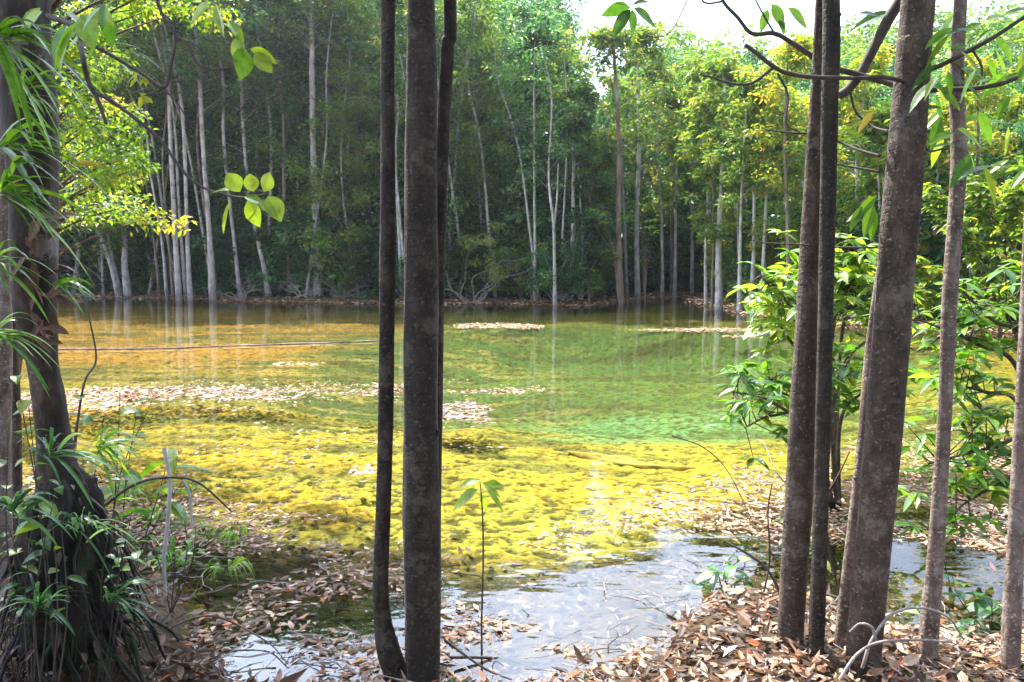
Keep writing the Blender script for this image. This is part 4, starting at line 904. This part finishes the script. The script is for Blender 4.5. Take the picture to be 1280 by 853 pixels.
def fern(px, py, Y, Lpx, n, label, angs=(-60, 60), parent_label=None, name='fern', cat='fern', wr=.06, mat='frond', droop=.75, group=None, depth=.8):
    c0 = at(px, py, Y); t = thing(name, c0, label, cat, group); mb = MB()
    a = np.radians(rng.uniform(angs[0], angs[1], n)); up_ = rng.uniform(.1, 1.2, n)
    d = norm(np.stack([np.cos(a), rng.uniform(-depth, depth, n), -np.sin(a) + up_ * .4], -1)); L = Lpx / FPX * Y * rng.uniform(.6, 1.25, n)
    leaves(mb, c0 + rng.normal(0, .012, (n, 3)), d, L, wr, droop * rng.uniform(.4, 1, n).mean(), .15, 9, power=.6)
    mb.build('blades', M[mat], t); return t
fern(5, 185, 2.9, 115, 26, 'long strap leaved fern arching over the middle of the shaggy trunk', (-70, 30))
fern(0, 240, 2.8, 120, 26, 'long strap leaved fern with drooping blades below the middle one on the shaggy trunk', (-70, 40))
fern(-8, 50, 2.8, 130, 30, 'strap leaved fern at the top of the shaggy trunk near the frame corner', (-40, 60))
fern(20, 120, 2.85, 90, 20, 'strap leaved fern clinging to the upper shaggy trunk', (-80, 60))
fern(70, 360, 3.1, 55, 18, 'small fern sticking out right from the shaggy trunk above the pale litter', (-60, 20))
fern(-10, 330, 2.8, 90, 16, 'fern low on the left side of the shaggy trunk', (-60, 40))
fern(-10, 420, 2.8, 80, 18, 'dim fern at the left edge beside the thin trunk', (-60, 40))
fern(110, 70, 3.4, 90, 22, 'pale thin bladed fern behind the crooked bough', (-30, 30), wr=.03)

fern(120, 560, 3.0, 75, 26, 'dim arching fern on the right shoulder of the root mass', (-80, 60), mat='frond')
fern(60, 570, 2.85, 80, 26, 'dim fern in front of the shaggy trunk where it meets the root mass', (-160, 20), mat='leaf_dark')
fern(20, 640, 2.8, 80, 24, 'dark fern at the left edge half way down the root mass', (-140, 20), mat='leaf_dark')
fern(100, 660, 2.85, 75, 26, 'dark fern hanging over the middle of the root mass', (-170, 40), mat='leaf_dark')
fern(50, 760, 2.8, 80, 26, 'dark fern at the foot of the root mass near the bottom corner', (-170, 0), mat='leaf_dark')
fern(140, 750, 3.0, 65, 22, 'dark fern at the right foot of the root mass', (-120, 20), mat='leaf_dark')
fore_tree([(2, 640, 22), (4, 520, 20), (6, 400, 18), (5, 300, 16), (2, 150, 15), (-4, 0, 14)], 4.6, 'thin pale trunk at the left edge behind the shaggy tree', 'bark_fore_pale', top=8)
fore_tree([(22, 640, 13), (21, 540, 12), (18, 440, 11), (16, 330, 11), (20, 200, 10), (24, 0, 10)], 5.2, 'thin brown trunk between the left edge and the shaggy tree', 'bark_fore', top=8)

# yellow leaved tree behind it
t = thing('tree', (-6.6, 10.2, gz_at(-6.6, 10.2)), 'tree with small sunlit yellow green leaves just right of the shaggy tree', 'tree')
tb, cr = MB(), MB(); b0 = np.array((-6.6, 10.2, -.05)); T1 = [b0, at(20, 430, 10), at(25, 300, 9.8), at(35, 160, 9.8), at(60, 0, 9.8), at(80, -150, 9.8)]
tube(tb, T1, [.1, .09, .08, .07, .05, .03], 10, 60, .1); S = spline(T1, 60); cen = []
for px, py in [(100, 180), (120, 200), (140, 190), (160, 215), (172, 255), (150, 225), (110, 240), (130, 150), (105, 130), (150, 170), (95, 100), (120, 100), (70, 130), (85, 60), (120, 40), (150, 20), (180, 10), (215, 5), (200, -20), (100, 10), (60, 30), (100, 215),
               (90, 270), (125, 225), (240, 12), (165, 195), (178, 275), (140, 130), (165, -10), (80, 190), (230, -30), (130, 255), (75, 240)]:
    e = at(px, py, 9.6 + rng.normal(0, .5)); p0 = S[int(np.clip(np.argmin(np.abs(S[:, 2] - (e[2] - .7))), 10, 59))]
    tube(tb, [p0, (p0 + e) / 2 + (0, 0, .1), e], [.022, .014, .004], 5, 8); cen.append(e); cen.append(e + rng.normal(0, .2, 3))
clumps(cr, cen, 95, rng.uniform(.15, .36, len(cen)), .075, .5, rng.normal(.36, .2, len(cen)).clip(0, 1), .2, segs=2)
c2 = []
for k in range(34):      # added unseen boughs, reaching out over the water to shade the left bank
    e = np.array((rng.uniform(-7.5, -2.6), rng.uniform(4.8, 9.0), 0)); e[2] = 1.9 + .375 * e[1] + rng.uniform(.7, 2.6)
    p0 = S[int(rng.uniform(44, 59))]; mid = p0 * .5 + e * .5 + np.array((0, 0, .5)); tube(tb, [p0, mid, e], [.035, .022, .008], 6, 12)
    for q_ in range(5): c2.append(mid + (e - mid) * rng.uniform(.3, 1.05) + rng.normal(0, .35, 3) + (0, 0, .1))
c2 = np.array([c_ for c_ in c2 if c_[2] - 1.9 > .355 * c_[1] + .35]); clumps(cr, c2, 85, .5, .13, .45, .3, .2)
tb.build('trunk', M['bark_fore'], t, True); cr.build('crown', M['leaf_yellow'], t)

# ------------------------------------------------------------------ plants round the near bank
def tuft(px, py, Lm, n, label, mat='frond', wr=.05, up=1.0, droop=.8, name='grass_tuft', cat='grass tuft', z=None):
    g = gnd(px, py, 0.02); g[2] = max(gz_at(g[0], g[1]), -.02) if z is None else z
    t = thing(name, g, label, cat, 'tufts on the near bank'); mb = MB(); a = rng.random(n) * 6.283
    d = norm(np.stack([np.cos(a), np.sin(a), rng.uniform(.5, 2.2, n) * up], -1)); leaves(mb, g + np.stack([np.cos(a), np.sin(a), 0 * a], -1) * .03, d, Lm * rng.uniform(.5, 1.2, n), wr, droop, .15, 8, power=.6)
    mb.build('blades', M[mat], t); return t
tuft(285, 705, .34, 34, 'bright green grassy tuft in the leaf litter right of the left bank', 'leaf_fresh')
tuft(300, 670, .36, 26, 'taller grassy tuft behind the bright one, blades leaning right', 'leaf_fresh', up=1.5)
tuft(258, 665, .25, 22, 'small grassy tuft left of the two bright ones', 'frond')
tuft(246, 605, .22, 40, 'pale feathery tuft at the edge of the yellow water', 'frond', wr=.03)
tuft(568, 868, .22, 26, 'small green tuft at the foot of the thickest left trunk', 'leaf_fresh', wr=.04)
tuft(20, 640, .35, 26, 'dim narrow leaved tuft at the left edge below the thin trunks', 'frond')
tuft(190, 640, .3, 26, 'dark grassy tuft on the left bank beside the root mass', 'frond')

def herb(px, py, Y, stems, Lpx, label, mat='leaf_mid', wr=.3, name='plant', tint=None, group=None, zg=True, n=7):
    b0 = at(px, py, Y); b0[2] = max(gz_at(b0[0], b0[1]), -.1)
    t = thing(name, b0, label, 'plant' if name == 'plant' else name, group); tb, lf = MB(), MB()
    for tx, ty, ln in stems:
        e = at(tx, ty, Y + rng.uniform(-.1, .1)); mid = (b0 + e) / 2 + np.array((rng.normal(0, .04), rng.normal(0, .04), .04)); tube(tb, [b0, mid, e], [.0035, .003, .0015], 5, 12)
        S = spline([b0, mid, e], 30); L = Lpx / FPX * Y
        idx = np.linspace(16, 29, ln).astype(int); a = np.arange(ln) * 2.4 + rng.random() * 6
        d = np.stack([np.cos(a), np.sin(a), rng.uniform(-.1, .6, ln)], -1); leaves(lf, S[idx], d, L * rng.uniform(.7, 1.2, ln), wr, .45, .15, 6, tint=tint)
    tb.build('stem', M['twig'], t); lf.build('leaves', M[mat], t); return t
herb(150, 640, 3.9, [(190, 500, 6), (215, 560, 7), (235, 590, 6), (170, 520, 6)], 55, 'leafy plant with long light green leaves above the left bank', 'leaf_fresh', .22)
herb(110, 600, 3.6, [(100, 500, 6), (150, 490, 6), (130, 520, 6), (80, 520, 5)], 32, 'small round leaved plant on top of the root mass', 'leaf_mid', .5)
herb(60, 640, 3.0, [(20, 470, 7), (35, 500, 6), (10, 540, 6)], 36, 'dark leafy plant left of the shaggy trunk foot', 'leaf_mid', .45)
herb(210, 690, 3.9, [(230, 640, 7), (200, 620, 6), (180, 660, 6), (245, 660, 5)], 34, 'low tangled green plant on the left bank near the hanging rope', 'frond', .2)
herb(40, 600, 2.9, [(60, 600, 3), (75, 640, 4), (70, 610, 3)], 26, 'tiny plant with a white backed leaf on the root mass', 'leaf_mid', .4)
herb(120, 700, 3.1, [(150, 600, 6), (165, 640, 6), (140, 660, 6), (170, 690, 5)], 30, 'dim leafy plant hanging on the right flank of the root mass', 'leaf_dark', .35)
herb(30, 720, 2.9, [(5, 640, 6), (40, 650, 6), (60, 690, 5), (15, 690, 6)], 30, 'dim leafy plant at the left edge before the root mass', 'leaf_dark', .4)
tuft(120, 800, .3, 30, 'dim narrow leaved tuft before the foot of the root mass', 'leaf_dark')
tuft(215, 700, .3, 40, 'tangled low grassy tuft under the long hanging root', 'frond')
tuft(160, 610, .34, 40, 'arching grassy tuft between the root mass and the hanging root', 'frond')
# sapling in front of the pool
b0 = at(603, 858, 3.75); b0[2] = gz_at(b0[0], b0[1]); t = thing('sapling', b0, 'thin upright sapling with six green leaves right of the thickest left trunk', 'sapling'); tb, lf = MB(), MB()
tube(tb, [b0] + [at(a, b_, 3.75) for a, b_ in ((602, 780), (604, 700), (603, 640), (600, 602))], [.0055, .005, .0045, .004, .002], 6, 40, .15)
leaf_sprig(lf, [(598, 612, 150, 44, 3.75), (603, 604, 30, 30, 3.75), (600, 603, 195, 22, 3.75), (606, 606, 350, 28, 3.75), (600, 600, 178, 30, 3.8), (602, 618, 75, 22, 3.75), (608, 612, 45, 34, 3.7)], 3.75, 34, wr=.42, droop=.3, tint=.8)
tb.build('stem', M['twig'], t, True); lf.build('leaves', M['leaf_fresh'], t)
herb(1235, 835, 4.1, [(1220, 745, 8), (1240, 765, 8), (1210, 785, 7), (1250, 790, 7), (1190, 720, 4), (1225, 800, 6)], 34, 'dark leaved seedling beside the slender trunk at the bottom right', 'leaf_dark', .42, name='seedling')
herb(905, 745, 4.5, [(870, 735, 5), (895, 715, 5), (925, 700, 5), (900, 760, 5), (935, 730, 4)], 34, 'dark leaved seedling at the water side of the leaf heap', 'leaf_dark', .4, name='seedling')
herb(1135, 845, 3.9, [(1160, 790, 5), (1145, 760, 4)], 26, 'small dark seedling between the thickest right trunk and the slender one', 'leaf_dark', .4, name='seedling')
herb(1000, 700, 4.7, [(985, 650, 4), (1010, 660, 5), (1020, 690, 4)], 30, 'small green seedling behind the grey brown trunk', 'leaf_mid', .4, name='seedling')

def twig(P, w, label, mat='twig', Y=3.9, name='twig', cat='twig', w1=None):
    mb = MB(); Q = [at(a, b_, Y if len(r_) == 0 else r_[0]) for a, b_, *r_ in P]; tube(mb, Q, np.linspace(w, w1 or w * .5, len(Q)) / FPX * Y / 2, 7, len(Q) * 9, .15)
    return tag(mb.build(name, M[mat], smooth=True), label, cat, 'loose twigs and roots')
twig([(985, 770, 4.2), (972, 735, 4.2), (955, 708, 4.2), (930, 690, 4.2), (905, 677, 4.2)], 5, 'dark bent branch arching from the leaf heap over the water')
twig([(1078, 835, 3.3), (1090, 800, 3.3), (1115, 768, 3.35), (1150, 760, 3.4), (1185, 772, 3.4), (1205, 800, 3.4)], 4, 'thin grey root arching over the bank before the thickest right trunk', 'twig_pale')
twig([(1050, 850, 3.2), (1072, 818, 3.2), (1100, 803, 3.25), (1150, 800, 3.3), (1190, 803, 3.3)], 4, 'lower pale arching root between the thick and slender right trunks', 'twig_pale')
twig([(1096, 805, 3.3), (1090, 785, 3.3), (1075, 780, 3.3), (1062, 790, 3.3)], 4, 'short curled pale root before the thickest right trunk', 'twig_pale')
twig([(560, 822, 3.6), (600, 822, 3.65), (640, 826, 3.7), (680, 842, 3.75), (700, 856, 3.75)], 4, 'thin dark twig lying on the mud right of the sapling')
twig([(556, 800, 3.6), (580, 818, 3.55), (610, 838, 3.5), (640, 850, 3.45)], 4, 'second dark twig crossing the first near the thickest left trunk')
twig([(955, 740, 4.1), (962, 700, 4.1), (960, 640, 4.1), (965, 605, 4.1)], 3, 'thin upright dead stem left of the grey brown trunk')
twig([(1028, 625, 3.7), (1045, 600, 3.7), (1062, 565, 3.7)], 3, 'thin reddish twig leaning between the right trunks', 'sheath')
twig([(1030, 650, 3.7), (1040, 700, 3.72), (1048, 740, 3.75)], 4, 'dark twig leaning against the dark slim right trunk')
twig([(205, 560, 3.5), (212, 600, 3.5), (210, 650, 3.5), (205, 700, 3.5), (207, 745, 3.5)], 5, 'pale hanging aerial root before the left bank', 'bark_pale', w1=4)
twig([(228, 600, 3.6), (237, 620, 3.6), (240, 660, 3.6)], 3.5, 'short pale hanging root right of the long one', 'bark_pale', w1=3)
twig([(120, 640, 3.5), (170, 605, 3.5), (215, 597, 3.5), (250, 605, 3.6), (290, 640, 3.8)], 4, 'thin dark branch arching right from the root mass')
twig([(840, 545, 5.9), (880, 560, 5.9), (910, 590, 5.8), (935, 640, 5.6), (955, 680, 5.4)], 2.5, 'thin bare stalk hanging over the yellow shallows')
twig([(735, 705, 4.9), (770, 702, 4.9), (800, 694, 5.0), (822, 688, 5.1)], 2.2, 'thin straight twig floating on the open water')
twig([(990, 612, 5.0), (970, 590, 5.0), (955, 555, 5.2), (940, 548, 5.3)], 2.5, 'pale bent twig under the hanging leafy branches', 'twig_pale')
twig([(600, 720, 4.6), (560, 715, 4.6)], 2, 'short twig floating beside the sapling stem')
twig([(180, 800, 3.6), (260, 770, 3.9), (330, 800, 3.8), (360, 830, 3.6)], 3, 'thin twig lying in the litter at the lower left')
twig([(92, 560, 3.5), (105, 480, 3.6), (120, 450, 3.7), (112, 400, 3.7), (95, 330, 3.8)], 3, 'bare thin stem rising right of the shaggy trunk')

# ------------------------------------------------------------------ haze
HZ = 0.00035
if HZ:
    m, nt, out = newmat('haze'); v = N(nt, "ShaderNodeVolumePrincipled"); v.inputs['Density'].default_value = HZ
    v.inputs['Color'].default_value = (.86, .93, 1, 1); v.inputs['Anisotropy'].default_value = .6
    nt.links.new(v.outputs[0], out.inputs['Volume'])
    mb = MB(); x0, x1, y0, y1, z0_, z1 = -4000, 4000, -60, 440, -3, 45
    x0, x1 = -3900, 3900
    V = [(x, y, z) for z in (z0_, z1) for x, y in ((x0, y0), (x1, y0), (x1, y1), (x0, y1))]
    mb.add(V, [(3, 2, 1, 0), (4, 5, 6, 7), (0, 1, 5, 4), (1, 2, 6, 5), (2, 3, 7, 6), (3, 0, 4, 7)])
    hz = mb.build('haze', m); hz['kind'] = 'stuff'; hz['label'] = 'pale sunlit haze hanging over the pool and wood'; hz['category'] = 'haze'
